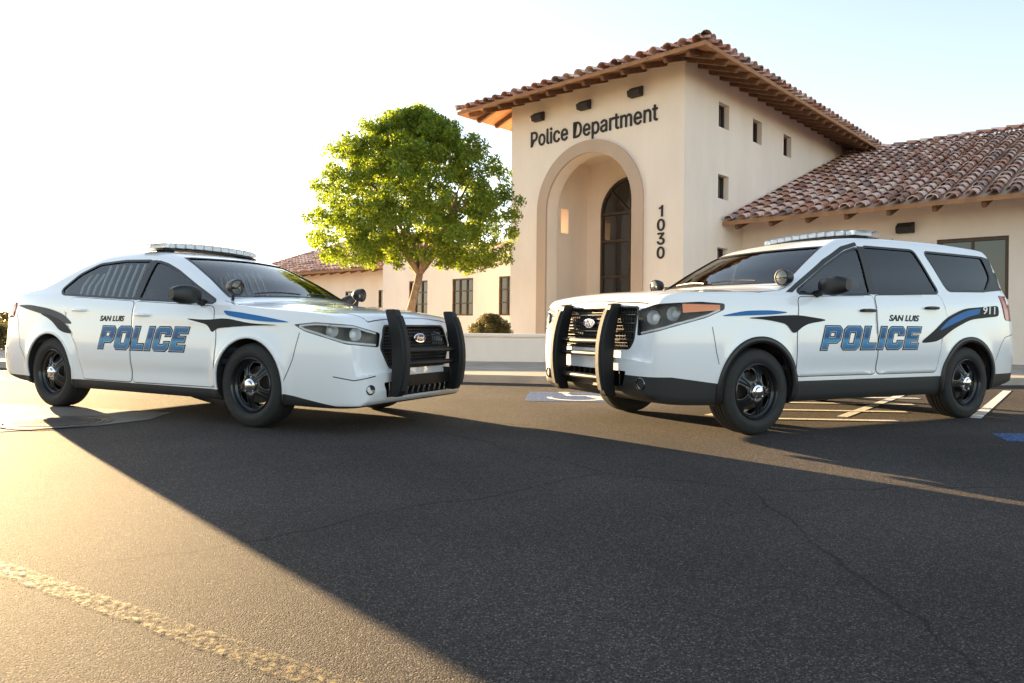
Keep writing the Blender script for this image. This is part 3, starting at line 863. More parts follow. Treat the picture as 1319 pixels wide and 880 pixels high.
PS=dict(
 T=pchip([(2.54,.50),(2.535,.62),(2.525,.76),(2.50,.88),(2.45,.955),(2.34,1.00),(2.1,1.03),(1.6,1.075),(1.34,1.10),(1.24,1.125),(.76,1.35),(.3,1.535),(0,1.595),(-.4,1.62),(-.9,1.605),(-1.25,1.525),(-1.6,1.385),(-1.9,1.275),(-2.1,1.25),(-2.36,1.235),(-2.45,1.17),(-2.49,.95),(-2.51,.65)]),
 B=pchip([(2.54,.34),(2.515,.26),(2.43,.21),(2.2,.20),(1.5,.21),(-1.5,.21),(-2.25,.27),(-2.45,.36),(-2.51,.48)]),
 W=pchip([(2.54,.60),(2.525,.72),(2.47,.80),(2.36,.865),(2.15,.915),(1.85,.94),(1.43,.95),(0,.955),(-1.43,.955),(-1.9,.945),(-2.2,.92),(-2.40,.87),(-2.48,.82),(-2.51,.72)]),
 belt=pchip([(2.5,.99),(1.5,1.04),(.9,1.05),(-.73,1.125),(-1.5,1.16),(-2.7,1.17)]),
 k=.22,kn=.12,zmid=.60,low=.05,tum=.30,tc=.40,dent=.022,dz=.42,crown=.05,ridge=.024,ry=.52,ds=.030,flare=.018,guides=('low','high'),
 x0=-2.51,x1=2.54,ix0=-1.70,ix1=1.20,paint=paint_mat('white_paint_sedan',.31,.23),wz=.98,
 windows=[('front_window',[(.97,1.075),(.6,1.235),(.3,1.37),(.1,1.44),(-.08,1.48),(-.08,1.115)],'glass'),
          ('rear_door_window',[(-.15,1.12),(-.15,1.485),(-.55,1.495),(-.92,1.47),(-1.16,1.365),(-1.34,1.215),(-1.28,1.175)],'glass')],
 pillars=[[(-.075,1.10),(-.075,1.495),(-.155,1.495),(-.155,1.10)]],
 shield=(1.17,.78,.32,.62),rear=(-1.28,.58,-1.76,.68),wsm='glass',
 xf=1.434,xr=-1.434,ar=.392,aa=(-24,204),archw=.020,archo=.006,wy=.925,
 head=[(2.50,.54,.70),(2.38,.82,.73),(2.05,.93,.83),(1.94,.94,.885),(2.15,.91,.905),(2.42,.78,.885),(2.50,.52,.82)],bulbs=(.34,.60),br=.055,
 grille=[(-.51,.70),(-.42,.53),(.42,.53),(.51,.70),(.44,.875),(-.44,.875)],gx=2.38,gbars=(.60,.69,.79),gbr=.006,gbarm=M['blackp'],gsur=M['blackp'],badgez=.775,
 lower=[[(-.46,.28),(.46,.28),(.52,.41),(-.52,.41)]],lx=2.42,lsy=.085,lbr=.012,
 doors=[[(1.03,.33),(1.04,.78),(.98,1.035),(-.10,1.085),(-.11,.32)],[(-.125,.32),(-.115,1.085),(-1.10,1.135),(-1.20,1.02),(-1.10,.82),(-.95,.62),(-.88,.32)]],
 handles=[(.05,.955),(-.93,1.0)],
 seams=[([(1.24,.0,1.09),(1.15,.5,1.09),(1.06,.80,1.06)],(0,0,1)),([(2.43,.60,.85),(2.0,.83,.9),(1.5,.865,.95),(1.06,.87,1.0)],(0,0,1)),([(2.455,0,.85),(2.45,.3,.85),(2.43,.60,.85)],(0,0,1)),
        ([(1.845,.95,.42),(1.93,.93,.60),(1.99,.93,.82)],(0,1,0)),([(-1.84,.9,.45),(-1.98,.9,.62),(-2.05,.9,.9),(-2.10,.9,.98)],(0,1,0))],
 fz=.50,dashx=.95,dashz=1.06,mirror=(.82,1.11),spot=(1.14,.84,1.205),bar=(-.22,1.628),push=(2.60,.29,1.02),hw=.44,pbars=((.56,.022),(.67,.022)),pbarmat=M['bumperblack'],
 tail=[(-2.14,.90,.93),(-2.46,.80,.91),(-2.44,.80,1.06),(-2.10,.9,1.09)])
PS['archmat']=PS['paint']; PS['handlemat']=PS['paint']; PS['lmat']=M['chrome']
PE=dict(
 T=pchip([(2.47,.64),(2.467,.80),(2.46,.96),(2.435,1.09),(2.37,1.165),(2.22,1.20),(1.7,1.225),(1.30,1.25),(1.20,1.275),(.76,1.51),(.40,1.69),(.12,1.77),(-.4,1.80),(-1.2,1.805),(-1.85,1.785),(-2.12,1.765),(-2.22,1.54),(-2.30,1.28),(-2.37,1.09),(-2.41,.82),(-2.43,.62)]),
 B=pchip([(2.47,.42),(2.44,.34),(2.30,.28),(2.0,.26),(1.5,.25),(-1.5,.25),(-2.2,.32),(-2.38,.40),(-2.43,.52)]),
 W=pchip([(2.47,.72),(2.45,.83),(2.38,.90),(2.2,.955),(1.9,.985),(1.43,.99),(0,.985),(-1.43,.99),(-1.9,.985),(-2.2,.955),(-2.36,.89),(-2.43,.72)]),
 belt=pchip([(2.5,1.16),(1.5,1.17),(1.0,1.175),(-1.8,1.25),(-2.6,1.26)]),
 k=.16,kn=.05,zmid=.74,low=.06,tum=.16,tc=.26,dent=.024,dz=.54,crown=.035,ridge=.026,ry=.60,ds=.030,flare=.012,guides=('low',),
 x0=-2.43,x1=2.47,ix0=-2.02,ix1=1.16,paint=paint_mat('white_paint_suv',.44,.50),wz=1.08,
 windows=[('front_window',[(.95,1.205),(.5,1.46),(.2,1.60),(.0,1.655),(.0,1.225)],'glass'),
          ('rear_door_window',[(-.08,1.23),(-.08,1.67),(-.80,1.67),(-1.00,1.265)],'tint'),
          ('quarter_window',[(-.97,1.665),(-1.17,1.29),(-1.80,1.305),(-1.95,1.44),(-1.92,1.655)],'tint')],
 pillars=[[(.005,1.215),(.005,1.675),(-.085,1.675),(-.085,1.215)],[(1.0,1.205),(.5,1.485),(.2,1.625),(.0,1.68),(.0,1.715),(.22,1.66),(.52,1.52),(1.08,1.205)],
          [(-1.80,1.29),(-2.27,1.33),(-2.15,1.64),(-1.90,1.675),(-1.96,1.44)]],
 backglass=[(-.72,1.30),(.72,1.30),(.66,1.62),(-.66,1.62)],
 shield=(1.14,.82,.48,.68),wsm='glass',
 xf=1.43,xr=-1.43,ar=.40,aa=(-18,198),archw=.050,archo=.010,wy=.965,
 head=[(2.45,.67,.82),(2.38,.86,.86),(2.0,.97,.97),(1.82,.985,1.04),(1.82,.985,1.09),(2.05,.96,1.10),(2.38,.83,1.075),(2.45,.68,1.03)],bulbs=(.24,.46),br=.060,
 amberp=[(1.85,.975,1.035),(1.85,.975,1.080),(2.18,.91,1.082),(2.18,.92,1.01)],
 grille=[(-.62,.79),(-.57,.72),(.57,.72),(.62,.79),(.65,1.05),(-.65,1.05)],gx=2.29,gbars=(.78,.85,.92,.99),gbr=.010,gbarm=M['rim'],gsur=M['blackp'],badgez=.92,
 lower=[[(-.50,.40),(.50,.40),(.55,.53),(-.55,.53)]],lx=2.33,lsy=.09,lbr=.006,lmat=M['blackp'],
 doors=[[(1.0,.48),(1.0,.85),(.96,1.165),(-.025,1.205),(-.035,.48)],[(-.05,.48),(-.04,1.205),(-1.0,1.24),(-1.08,1.0),(-.98,.80),(-.92,.48)]],
 handles=[(.10,1.06),(-.82,1.10)],
 seams=[([(1.21,.0,1.2),(1.12,.5,1.2),(1.04,.85,1.1)],(0,0,1)),([(2.40,.75,1.0),(1.9,.91,1.0),(1.4,.93,1.1),(1.05,.90,1.15)],(0,0,1)),([(2.42,0,1.0),(2.42,.4,1.0),(2.40,.75,1.0)],(0,0,1)),
        ([(1.87,.95,.60),(1.90,.95,.7),(1.94,.95,.90)],(0,1,0)),([(-1.88,.9,.58),(-1.98,.9,.75),(-2.06,.9,.82),(-2.3,.8,.86)],(0,1,0))],
 fz=.70,dashx=.94,dashz=1.18,mirror=(.72,1.24),spot=(1.04,.88,1.335),bar=(-.32,1.815),push=(2.51,.31,1.09),hw=.38,pbars=((.66,.022),(.77,.022),(.46,.022)),pbarmat=M['bumperblack'],
 tail=[(-2.06,.95,1.0),(-2.34,.87,.98),(-2.28,.87,1.24),(-2.0,.94,1.26)])
PE['archmat']=M['blackp']; PE['handlemat']=M['blackp']

def swoosh(bvh,s,pts,mat,name,root,off=.0062):
    q=rc([(-s*a,b) for a,b in pts],.10,5); patch(bvh,q,(0,s,0),off,name,mat,root,.05)
def police_text(bvh,s,x0,z0,w,h,root,gm,off=.006):
    side_text(bvh,'POLICE',s,x0,z0,w,h,M['decalblk'],off,'lettering',root,.28,.050,refb=0,block=True)
    side_text(bvh,'POLICE',s,x0,z0,w,h,M['white'],off+.0008,'lettering',root,.28,.0,refb=0,block=True)
    side_text(bvh,'POLICE',s,x0,z0,w,h,gm,off+.0016,'lettering',root,.28,-.014,refb=0,block=True)

th=R(27.5)
sedan=empty('police_car',(-3.07,7.53,0),-th,'white police sedan with black push bumper and roof light bar','police car')
bs=build_car(PS,sedan)
GS=[(0,(.02,.11,.27)),(.42,(.07,.31,.54)),(.55,(.012,.07,.20)),(1,(.03,.19,.42))]
gS=grad_mat('police_gradient_sedan',GS,.62,.86)
for s in (-1,1):
    x0=-.60 if s<0 else .70
    police_text(bs,s,x0,.63,1.30,.215,sedan,gS)
    side_text(bs,'SAN LUIS',s,-.60 if s<0 else .25,.895,.38,.055,M['decalblk'],.0065,'lettering',sedan,.3,.035,refb=.035)
    swoosh(bs,s,[(1.10,1.0),(1.30,.985),(1.62,.945),(1.92,.90),(1.60,.905),(1.30,.935),(1.16,.958)],M['decalblue'],'stripe',sedan)
    swoosh(bs,s,[(.62,.93),(.92,.915),(1.15,.935),(1.45,.89),(1.80,.878),(1.40,.868),(1.05,.845),(.99,.80),(.93,.875)],M['decalblk'],'stripe',sedan)
    swoosh(bs,s,[(-1.02,.86),(-1.20,.96),(-1.45,1.02),(-1.80,1.06),(-2.10,1.06),(-1.9,1.02),(-1.5,.95),(-1.20,.87)],M['decalgrey'],'stripe',sedan)
    swoosh(bs,s,[(-1.00,.76),(-1.18,.88),(-1.40,.95),(-1.65,.98),(-1.40,.90),(-1.22,.78)],M['decalblk'],'stripe',sedan,.0072)
    n=(.72,s*.69,0)
    sm=MB(); ribbon(bs,sm,[(2.51,s*.60,.47),(2.44,s*.78,.44),(2.30,s*.87,.47)],n,.008,.0015); sm.done('panel_gap',M['seam'],sedan,recalc=False)
    h=bs.ray_cast(Vector((5,s*.68,.36)),Vector((-1,0,0)))[0]
    mb=MB(); Mx=Matrix.Translation(h+Vector((-.004,0,0)))@Matrix.Rotation(R(-90+s*18),4,'Z')
    mb.lathe([(.036,-.02),(.042,.010),(.036,.014),(.030,.006),(0,.003)],20,0,Mx); mb.done('fog_light',M['darkchrome'],sedan)
for s in (1,-1):
    for x in np.linspace(-.26,-1.12,9):
        zt=1.46 if x>-.9 else 1.38
        mb=MB(); mb.tube([(x,s*.84,1.10),(x,s*.79,1.25),(x,s*.70,zt)],.012,6); mb.done('window_bar',M['white'],sedan)
mb=MB(); mb.tube([(-1.85,-.3,1.25),(-1.88,-.3,1.72)],[.004,.002],6); mb.done('antenna',M['blackp'],sedan)

th2=R(26.5)
suv=empty('police_suv',(2.90,7.42,0),R(180)+th2,'white police suv with black push bumper and black wheel arches','police car')
be=build_car(PE,suv)
gE=grad_mat('police_gradient_suv',GS,.70,.92)
for s in (1,-1):
    x0=.72 if s>0 else -.66
    police_text(be,s,x0,.71,1.38,.205,suv,gE)
    side_text(be,'SAN LUIS',s,-.20 if s>0 else -.6,.97,.44,.060,M['decalblk'],.0065,'lettering',suv,.3,.035,refb=.035)
    swoosh(be,s,[(1.88,.985),(1.60,1.035),(1.30,1.045),(1.08,1.03),(1.25,1.01),(1.60,.995)],M['decalblue'],'stripe',suv)
    swoosh(be,s,[(1.60,.975),(1.25,1.0),(.98,1.01),(.60,.97),(.90,.93),(1.05,.84),(1.12,.93),(1.35,.965)],M['decalblk'],'stripe',suv)
    swoosh(be,s,[(-.62,.76),(-.85,.88),(-1.05,1.01),(-1.35,1.11),(-1.95,1.15),(-1.95,1.04),(-1.45,1.00),(-1.15,.90),(-.92,.78)],M['decalblk'],'stripe',suv)
    swoosh(be,s,[(-.90,.87),(-1.10,1.0),(-1.38,1.09),(-1.62,1.115),(-1.60,1.06),(-1.42,1.03),(-1.15,.95)],M['decalblue'],'stripe',suv,.0072)
    side_text(be,'911',s,-1.66 if s>0 else -1.90,1.06,.22,.075,M['white'],.009,'lettering',suv,.1,.02)
    h=be.ray_cast(Vector((5,s*.74,.44)),Vector((-1,0,0)))[0]
    mb=MB(); Mx=Matrix.Translation((h.x-.012,s*.74,.44))@Matrix.Rotation(R(-90+s*12),4,'Z')
    mb.lathe([(.045,-.03),(.05,.018),(.044,.022),(.040,.010),(0,.004)],24,0,Mx); mb.done('fog_light',M['darkchrome'],suv)
mb=MB(); mb.tube([(-1.55,0,1.79),(-1.62,0,1.93)],[.006,.003],6); mb.done('antenna',M['blackp'],suv)

# ------------------------------------------------------------ setting
def sheet(name,poly,z,mat,kind=True):
    mb=MB(); mb.add([(x,y,z) for x,y in poly],[tuple(range(len(poly)))])
    o=mb.done(name,mat,None,False)
    if o.data.polygons[0].normal.z<0: o.data.flip_normals()
    if kind: structure(o)
    return o
sheet('ground',[(-1500,-300),(1500,-300),(1500,2500),(-1500,2500)],-.01,M['desert'])
sheet('parking_lot',[(-60,-30),(60,-30),(60,60),(-60,60)],0,M['asphalt'])
def slab(name,poly,z0,z1,mat):
    mb=MB(); mb.prism(poly,z0,z1,'z'); o=mb.done(name,mat,None,False,bevel=.015); structure(o); return o
walk=[(-14,13.6),(-6,13.0),(-1.4,11.2),(1.6,10.7),(16,12.6),(40,20),(40,50),(-14,50)]
slab('sidewalk',walk,-.05,.12,M['concrete'])
slab('kerb',[(-60,16.6),(-14.2,14.2),(-14.2,14.4),(-60,16.8)],-.05,.13,M['concrete'])
slab('planting_bed',[(-60,16.82),(-14.2,14.42),(-14.2,60),(-60,60)],-.05,.09,M['desert'])
ap=sheet('concrete_apron',[(-8,7.9),(-5.0,7.5),(-3.35,7.0),(-3.3,6.5),(-3.55,6.05),(-4.3,5.55),(-6.8,5.2),(-9,5.2)],.004,M['concrete_dark'])
mb=MB()
def disc(r0,r1,z,n=48,c=(0,0)):
    vs=[(c[0]+r*math.cos(2*math.pi*k/n),c[1]+r*math.sin(2*math.pi*k/n),z) for r in (r0,r1) for k in range(n)]
    return vs,[(k,(k+1)%n,n+(k+1)%n,n+k) for k in range(n)]
mb.prism([(.38*math.cos(t),.38*math.sin(t)) for t in np.linspace(0,2*math.pi,41)[:-1]],0,.006,'z')
for i in range(-4,5):
    L=math.sqrt(max(.33**2-(i*.075)**2,0)); mb.box((0,i*.075,.008),(2*L,.03,.006)); 
v_,f_=disc(.40,.44,.009); mb.add(v_,f_)
mh=mb.done('manhole_cover',M['iron'],None,False); mh.location=(-3.99,6.25,.004); tag(mh,'round iron manhole cover set in a concrete apron','manhole cover')

def stripe(name,a,b,w,mat,z=.004):
    a=Vector(a);b=Vector(b); d=(b-a).normalized(); n=Vector((-d.y,d.x))*w/2
    return sheet(name,[tuple(a+n),tuple(b+n),tuple(b-n),tuple(a-n)],z,mat)
stripe('road_marking',(-4.5,4.1),(.9,1.0),.085,M['ypaint'])
for i in range(4):
    a=Vector((2.0+1.35*i,7.2)); stripe('road_marking',tuple(a),tuple(a+Vector((.62,.78))*4.2),.10,M['wpaint'])
for i in range(5):
    a=Vector((2.25+.5*i,7.0+.75*i)); stripe('road_marking',tuple(a),tuple(a+Vector((1.5,-.1))),.10,M['wpaint'],.008)
stripe('road_marking',(-9.5,11.4),(-6.3,10.1),.11,M['wpaint'])
stripe('road_marking',(-14,9.6),(-7.0,9.4),.11,M['wpaint'])
sheet('road_marking',[(4.0,5.72),(5.2,5.5),(5.3,6.2),(4.15,6.15)],.004,M['bpaint'])
bx,by=.80,8.9
sheet('road_marking',[(bx-.65,by-.5),(bx+.65,by-.55),(bx+.75,by+.6),(bx-.55,by+.65)],.004,M['bpaint'])
mb=MB()
def arc(c,r,a0,a1,w,n=24,z=.008):
    vs=[];fs=[]
    for i in range(n+1):
        t=R(a0+(a1-a0)*i/n)
        for rr in (r-w/2,r+w/2): vs.append((c[0]+rr*math.cos(t),c[1]+rr*math.sin(t),z))
    for i in range(n): fs.append((2*i,2*i+1,2*i+3,2*i+2))
    return vs,fs
v_,f_=arc((bx,by-.1),.33,-190,50,.07); mb.add(v_,f_)
v_,f_=arc((bx-.1,by+.55),.03,0,360,.1); mb.add(v_,f_)
mb.add([(bx-.14,by+.45,.008),(bx-.06,by+.45,.008),(bx-.02,by+.1,.008),(bx-.1,by+.1,.008)],[(0,1,2,3)])
mb.add([(bx-.1,by+.17,.0081),(bx+.2,by+.17,.0081),(bx+.2,by+.1,.0081),(bx-.1,by+.1,.0081)],[(0,1,2,3)])
mb.add([(bx+.14,by+.1,.0079),(bx+.2,by+.14,.0079),(bx+.38,by-.35,.0079),(bx+.3,by-.38,.0079)],[(0,1,2,3)])
o=mb.done('road_marking',M['wpaint'],None,False); structure(o)

# ------------------------------------------------------------ building
bz=.12
ang=math.atan2(-.683,.73)
st=empty('police_station',(4.313,18.0,bz),ang,'cream stucco police building with clay tile roofs and arched entrance tower','building')
def arch_poly(cx,hw,zs,z0=0,n=24):
    return [(cx-hw,z0)]+[(cx-hw*math.cos(t),zs+hw*math.sin(t)) for t in np.linspace(0,math.pi,n)]+[(cx+hw,z0)]
WT=7.75
S2=[M['stucco'],M['trimst']]
mb=MB(); mb.prism([(-6,0),(0,0),(0,12.5),(-6,12.5)],-.1,WT,'z'); tower=mb.done('tower_wall',S2,None,False)
cs=[]
mb=MB(); mb.prism(arch_poly(-3.02,1.5,4.15,-.0),-.5,.5,'y'); cs.append(mb.done('cut',S2,None,False))
mb=MB(); mb.box((-2.95,1.33,2.95),(3.5,1.72,5.9)); cs.append(mb.done('cut',S2,None,False))
mb=MB(); mb.box((-5.5,1.05,4.0),(1.9,.36,.75)); cs.append(mb.done('cut',S2,None,False))
SW=[(2.14,6.58,.62,.68),(4.27,6.58,.62,.68),(6.5,6.58,.62,.68),(2.14,4.62,.62,.66),(2.14,2.62,.62,.66)]
for y,z,w,h in SW:
    mb=MB(); mb.box((0,y,z),(.44,w,h)); cs.append(mb.done('cut',S2,None,False))
booleans(tower,cs); tower.parent=st
for y,z,w,h in SW:
    mb=MB()
    mb.box((-.205,y,z),(.02,w,h),1)
    for s in (1,-1):
        mb.box((-.175,y+s*(w/2-.02),z),(.05,.04,h)); mb.box((-.175,y,z+s*(h/2-.02)),(.05,w-.08,.04))
    mb.done('window',[M['frame'],M['wglass']],st,False)
mb=MB(); op=arch_poly(-3.02,1.85,4.15,0,36); ip=arch_poly(-3.02,1.5,4.15,0,36); n=len(op)
vs=[(a,-.07,b) for a,b in op]+[(a,-.07,b) for a,b in ip]+[(a,0.002,b) for a,b in op]+[(a,-.0005,b) for a,b in ip]
fs=[]
for i in range(n-1):
    fs+=[(i,i+1,n+i+1,n+i),(i,2*n+i,2*n+i+1,i+1),(n+i,n+i+1,3*n+i+1,3*n+i)]
mb.add(vs,fs); mb.done('arch_trim',M['trimst'],st,angle=40)
def arched_door(cx,y,hw,zs):
    mb=MB()
    P_=arch_poly(cx,hw,zs,0,20); Q_=arch_poly(cx,hw-.07,zs,0,20); n=len(P_)
    mb.prism(P_,y-.02,y-.004,'y',1)
    vs=[(a,y-.09,b) for a,b in P_]+[(a,y-.09,b) for a,b in Q_]+[(a,y-.02,b) for a,b in P_]+[(a,y-.02,b) for a,b in Q_]
    fs=[]
    for i in range(n-1): fs+=[(i,i+1,n+i+1,n+i),(i,2*n+i,2*n+i+1,i+1),(n+i,n+i+1,3*n+i+1,3*n+i)]
    mb.add(vs,fs,0)
    for z in (1.05,2.3,3.4,zs): mb.box((cx,y-.06,z),(2*hw-.16,.07,.07))
    mb.box((cx,y-.061,(zs)/2),(.07,.074,zs))
    for a in (45,90,135):
        t=R(a); mb.tube([(cx,y-.06,zs),(cx+(hw-.05)*math.cos(t),y-.06,zs+(hw-.05)*math.sin(t))],.025,6)
    for s in (-.12,.12): mb.tube([(cx+s,y-.13,.9),(cx+s,y-.13,1.3)],.015,8,2)
    mb.done('door',[M['frame'],M['wglass'],M['chrome']],st,False)
arched_door(-3.02,2.18,1.08,4.25)
def wall_text(txt,x0,z0,w,h,name,proud=.02):
    me=text_mesh(txt,0,0,1.02,.5,False,True); norm_text(me,w,h)
    mb=MB()
    for k,(dx,dz) in enumerate([(0,0),(-.011,0),(.011,0),(0,.009),(0,-.009)]):
        mb.add([(x0+dx+v.co.x,-.004-k*.0006-(v.co.z+.5)*proud,z0+dz+v.co.y) for v in me.vertices],[tuple(p.vertices) for p in me.polygons])
    mb.done(name,M['sign'],st,False)
wall_text('Police Department',-5.18,6.13-.10,4.40,.58,'lettering')
mb=MB(); mb.prism([(a*.30-.80,b*.30+3.62) for a,b in [(.52,0),(.72,0),(.72,1),(.56,1),(.50,.86),(.30,.80),(.30,.66),(.52,.70)]],-.024,-.004,'y'); mb.done('house_number',M['sign'],st,False)
for i,c in enumerate('030'):
    wall_text(c,-.75,3.62-.36*(i+1),.21,.30,'house_number')
def wall_lamp(x,y,z):
    mb=MB(); mb.prism([(-.20,-.02),(-.24,.12),(-.06,.24),(0,.24),(0,-.02)],-.19,.19,'x')
    o=mb.done('wall_lamp',M['sign'],st,False,bevel=.01); o.location=(x,y-.001,z)
for x in (-1.41,-3.12,-4.84): wall_lamp(x,0,6.90)
wall_lamp(4.25,3.34,3.15)

def tiles_plane(mb,org,ex,ey,L,run,pitch,ok,sp=.37,course=.45,R0=.136):
    ex=Vector(ex);ey=Vector(ey); sl=math.sqrt(1+pitch*pitch)
    up=(ey+Vector((0,0,pitch)))/sl; nn=Vector((-ey.x*pitch,-ey.y*pitch,1))/sl
    nc=int(L/sp); nr=int(run*sl/course)+1
    for i in range(nc):
        s=(i+.5)*L/nc
        for j in range(nr):
            r0=j*course-.06; r1=r0+course+.05
            hm=(r0+r1)/2/sl
            if not ok(s,hm): continue
            js=random.uniform(-.014,.014); jn=random.uniform(-.006,.010)
            vs=[];K=8
            for (rr,rad,off) in ((r0+random.uniform(-.018,.018),R0,.050),(r1,R0*.78,.004)):
                for k in range(K):
                    t=math.pi*k/(K-1); vs.append(Vector(org)+ex*(s+js+math.cos(t)*rad)+up*rr+nn*(off+jn+.02+math.sin(t)*rad*.85))
            for k in range(K):
                t=math.pi*k/(K-1); vs.append(Vector(org)+ex*(s+js+math.cos(t)*(R0-.02))+up*(r0+.002)+nn*(.050+jn+.02+math.sin(t)*(R0-.02)*.85))
            fs=[(k,k+1,K+k+1,K+k) for k in range(K-1)]+[(2*K+k,2*K+k+1,k+1,k) for k in range(K-1)]
            mb.add(vs,fs)
def ridge_tiles(mb,a,b,R0=.14,course=.42):
    a=Vector(a);b=Vector(b); d=(b-a); L=d.length; d.normalize(); e=d.cross(Vector((0,0,1))).normalized(); u=e.cross(d)
    n=int(L/course)
    for j in range(n):
        vs=[];K=7
        for q,rad,off in ((j*course-.03,R0,.05),((j+1)*course+.03,R0*.82,.02)):
            for k in range(K):
                t=math.pi*k/(K-1); vs.append(a+d*q+e*math.cos(t)*rad+u*(math.sin(t)*rad+off+.03))
        mb.add(vs,[(k,k+1,K+k+1,K+k) for k in range(K-1)])
def hip_roof(x0,x1,y0,y1,ze,pitch,name):
    w=x1-x0;d=y1-y0; hm=min(w,d)/2; zr=ze+hm*pitch
    if w<=d: ra=((x0+x1)/2,y0+hm,zr); rb=((x0+x1)/2,y1-hm,zr)
    else: ra=(x0+hm,(y0+y1)/2,zr); rb=(x1-hm,(y0+y1)/2,zr)
    mb=MB(); t=.10
    c=[(x0,y0,ze),(x1,y0,ze),(x1,y1,ze),(x0,y1,ze)]
    v=c+[ra,rb]+[(a,b,z-t) for a,b,z in c]+[(a,b,z-t) for a,b,z in (ra,rb)]
    if w<=d: F=[(0,1,4),(1,2,5,4),(2,3,5),(3,0,4,5)]
    else: F=[(0,1,5,4),(1,2,5),(2,3,4,5),(3,0,4)]
    mb.add(v,F,0); mb.add(v,[tuple(reversed([i+6 for i in f])) for f in F],1)
    mb.add(v,[(0,6,7,1),(1,7,8,2),(2,8,9,3),(3,9,6,0)],1)
    ro=mb.done(name,[M['trimst'],M['soffit']],st,False,recalc=False)
    tm=MB()
    tiles_plane(tm,(x0,y0,ze),(1,0,0),(0,1,0),w,hm,pitch,lambda s,h:h<=min(s,w-s)+.05 and h<=hm)
    tiles_plane(tm,(x1,y0,ze),(0,1,0),(-1,0,0),d,hm,pitch,lambda s,h:h<=min(s,d-s)+.05 and h<=hm)
    tiles_plane(tm,(x1,y1,ze),(-1,0,0),(0,-1,0),w,hm,pitch,lambda s,h:h<=min(s,w-s)+.05 and h<=hm)
    tiles_plane(tm,(x0,y1,ze),(0,-1,0),(1,0,0),d,hm,pitch,lambda s,h:h<=min(s,d-s)+.05 and h<=hm)
    ridge_tiles(tm,ra,rb)
    if w<=d: hp=[(c[0],ra),(c[1],ra),(c[2],rb),(c[3],rb)]
    else: hp=[(c[0],ra),(c[3],ra),(c[1],rb),(c[2],rb)]
    for a,b in hp: ridge_tiles(tm,a,b)
    tm.done('tiles',M['tile'],ro,recalc=False,angle=50)
    return ro
def rafter_mesh(L,pitch):
    mb=MB(); mb.prism([(0,0),(0,-.08),(.06,-.13),(L,-.13+L*pitch),(L,L*pitch)],-.045,.045,'x')
    return mb.done('rafter',M['wood'],None,False,bevel=.006)
ov=1.2; ze=7.36; pit=.33
tr=hip_roof(-6-ov,ov,-ov,12.5+ov,ze,pit,'tower_roof')
proto=rafter_mesh(1.5,pit)
def put_rafter(x,y,rz,z,par):
    o=proto.copy(); COL.objects.link(o); o.parent=par; o.location=(x,y,z); o.rotation_euler=(0,0,rz)
for i in range(13): put_rafter(-6.75+i*.62,-ov+.10,0,ze-.085,tr)
for i in range(24): put_rafter(ov-.10,-.5+i*.60,R(90),ze-.085,tr)
for i in range(8): put_rafter(-6-ov+.10,-.4+i*.80,R(-90),ze-.085,tr)

yw=3.34
mb=MB(); mb.prism([(.002,yw),(14,yw),(14,12),(.002,12)],-.1,3.9,'z'); rw=mb.done('wing_wall',M['stucco'],None,False)
c=MB(); c.box((5.63,yw,2.2),(1.44,.3,1.45)); booleans(rw,[c.done('cut',M['stucco'],None,False)]); rw.parent=st
def framed_window(x,y,z,w,h,nx,nz,name='window',fw=.06):
    mb=MB(); mb.box((x,y+.10,z),(w,.02,h),1)
    for s in (1,-1):
        mb.box((x+s*(w/2-fw/2),y+.06,z),(fw,.06,h)); mb.box((x,y+.06,z+s*(h/2-fw/2)),(w-2*fw,.06,fw))
    for i in range(1,nx): mb.box((x-w/2+w*i/nx,y+.065,z),(.05,.05,h-2*fw))
    for i in range(1,nz): mb.box((x,y+.064,z-h/2+h*i/nz),(w-2*fw,.048,.04))
    return mb.done(name,[M['frame'],M['wglass']],st,False)
framed_window(5.63,yw+.04,2.2,1.44,1.45,2,1,'window',.08)
zeR=3.66; pR=.365; y0=yw-1.25; y1=12.0
mb=MB(); run=y1-y0; zr=zeR+run*pR
v=[(.003,y0,zeR),(14,y0,zeR),(14,y1,zr),(.003,y1,zr),(14,y1+run,zeR),(.003,y1+run,zeR)]; v2=[(a,b,z-.1) for a,b,z in v]
mb.add(v+v2,[(0,1,2,3),(3,2,4,5)],0); mb.add(v+v2,[(9,8,7,6),(11,10,8,9),(0,6,7,1),(1,7,8,2),(3,9,6,0),(5,4,10,11)],1)
wr=mb.done('wing_roof',[M['trimst'],M['soffit']],st,False,recalc=False)
tm=MB(); tiles_plane(tm,(.02,y0,zeR),(1,0,0),(0,1,0),13.9,run,pR,lambda s,h:h<=run); ridge_tiles(tm,(0,y1,zr),(14,y1,zr)); tm.done('tiles',M['tile'],wr,recalc=False,angle=50)
for i in range(12): 
    o=proto.copy(); COL.objects.link(o); o.parent=wr; o.location=(.35+i*.95,y0+.12,zeR-.085)

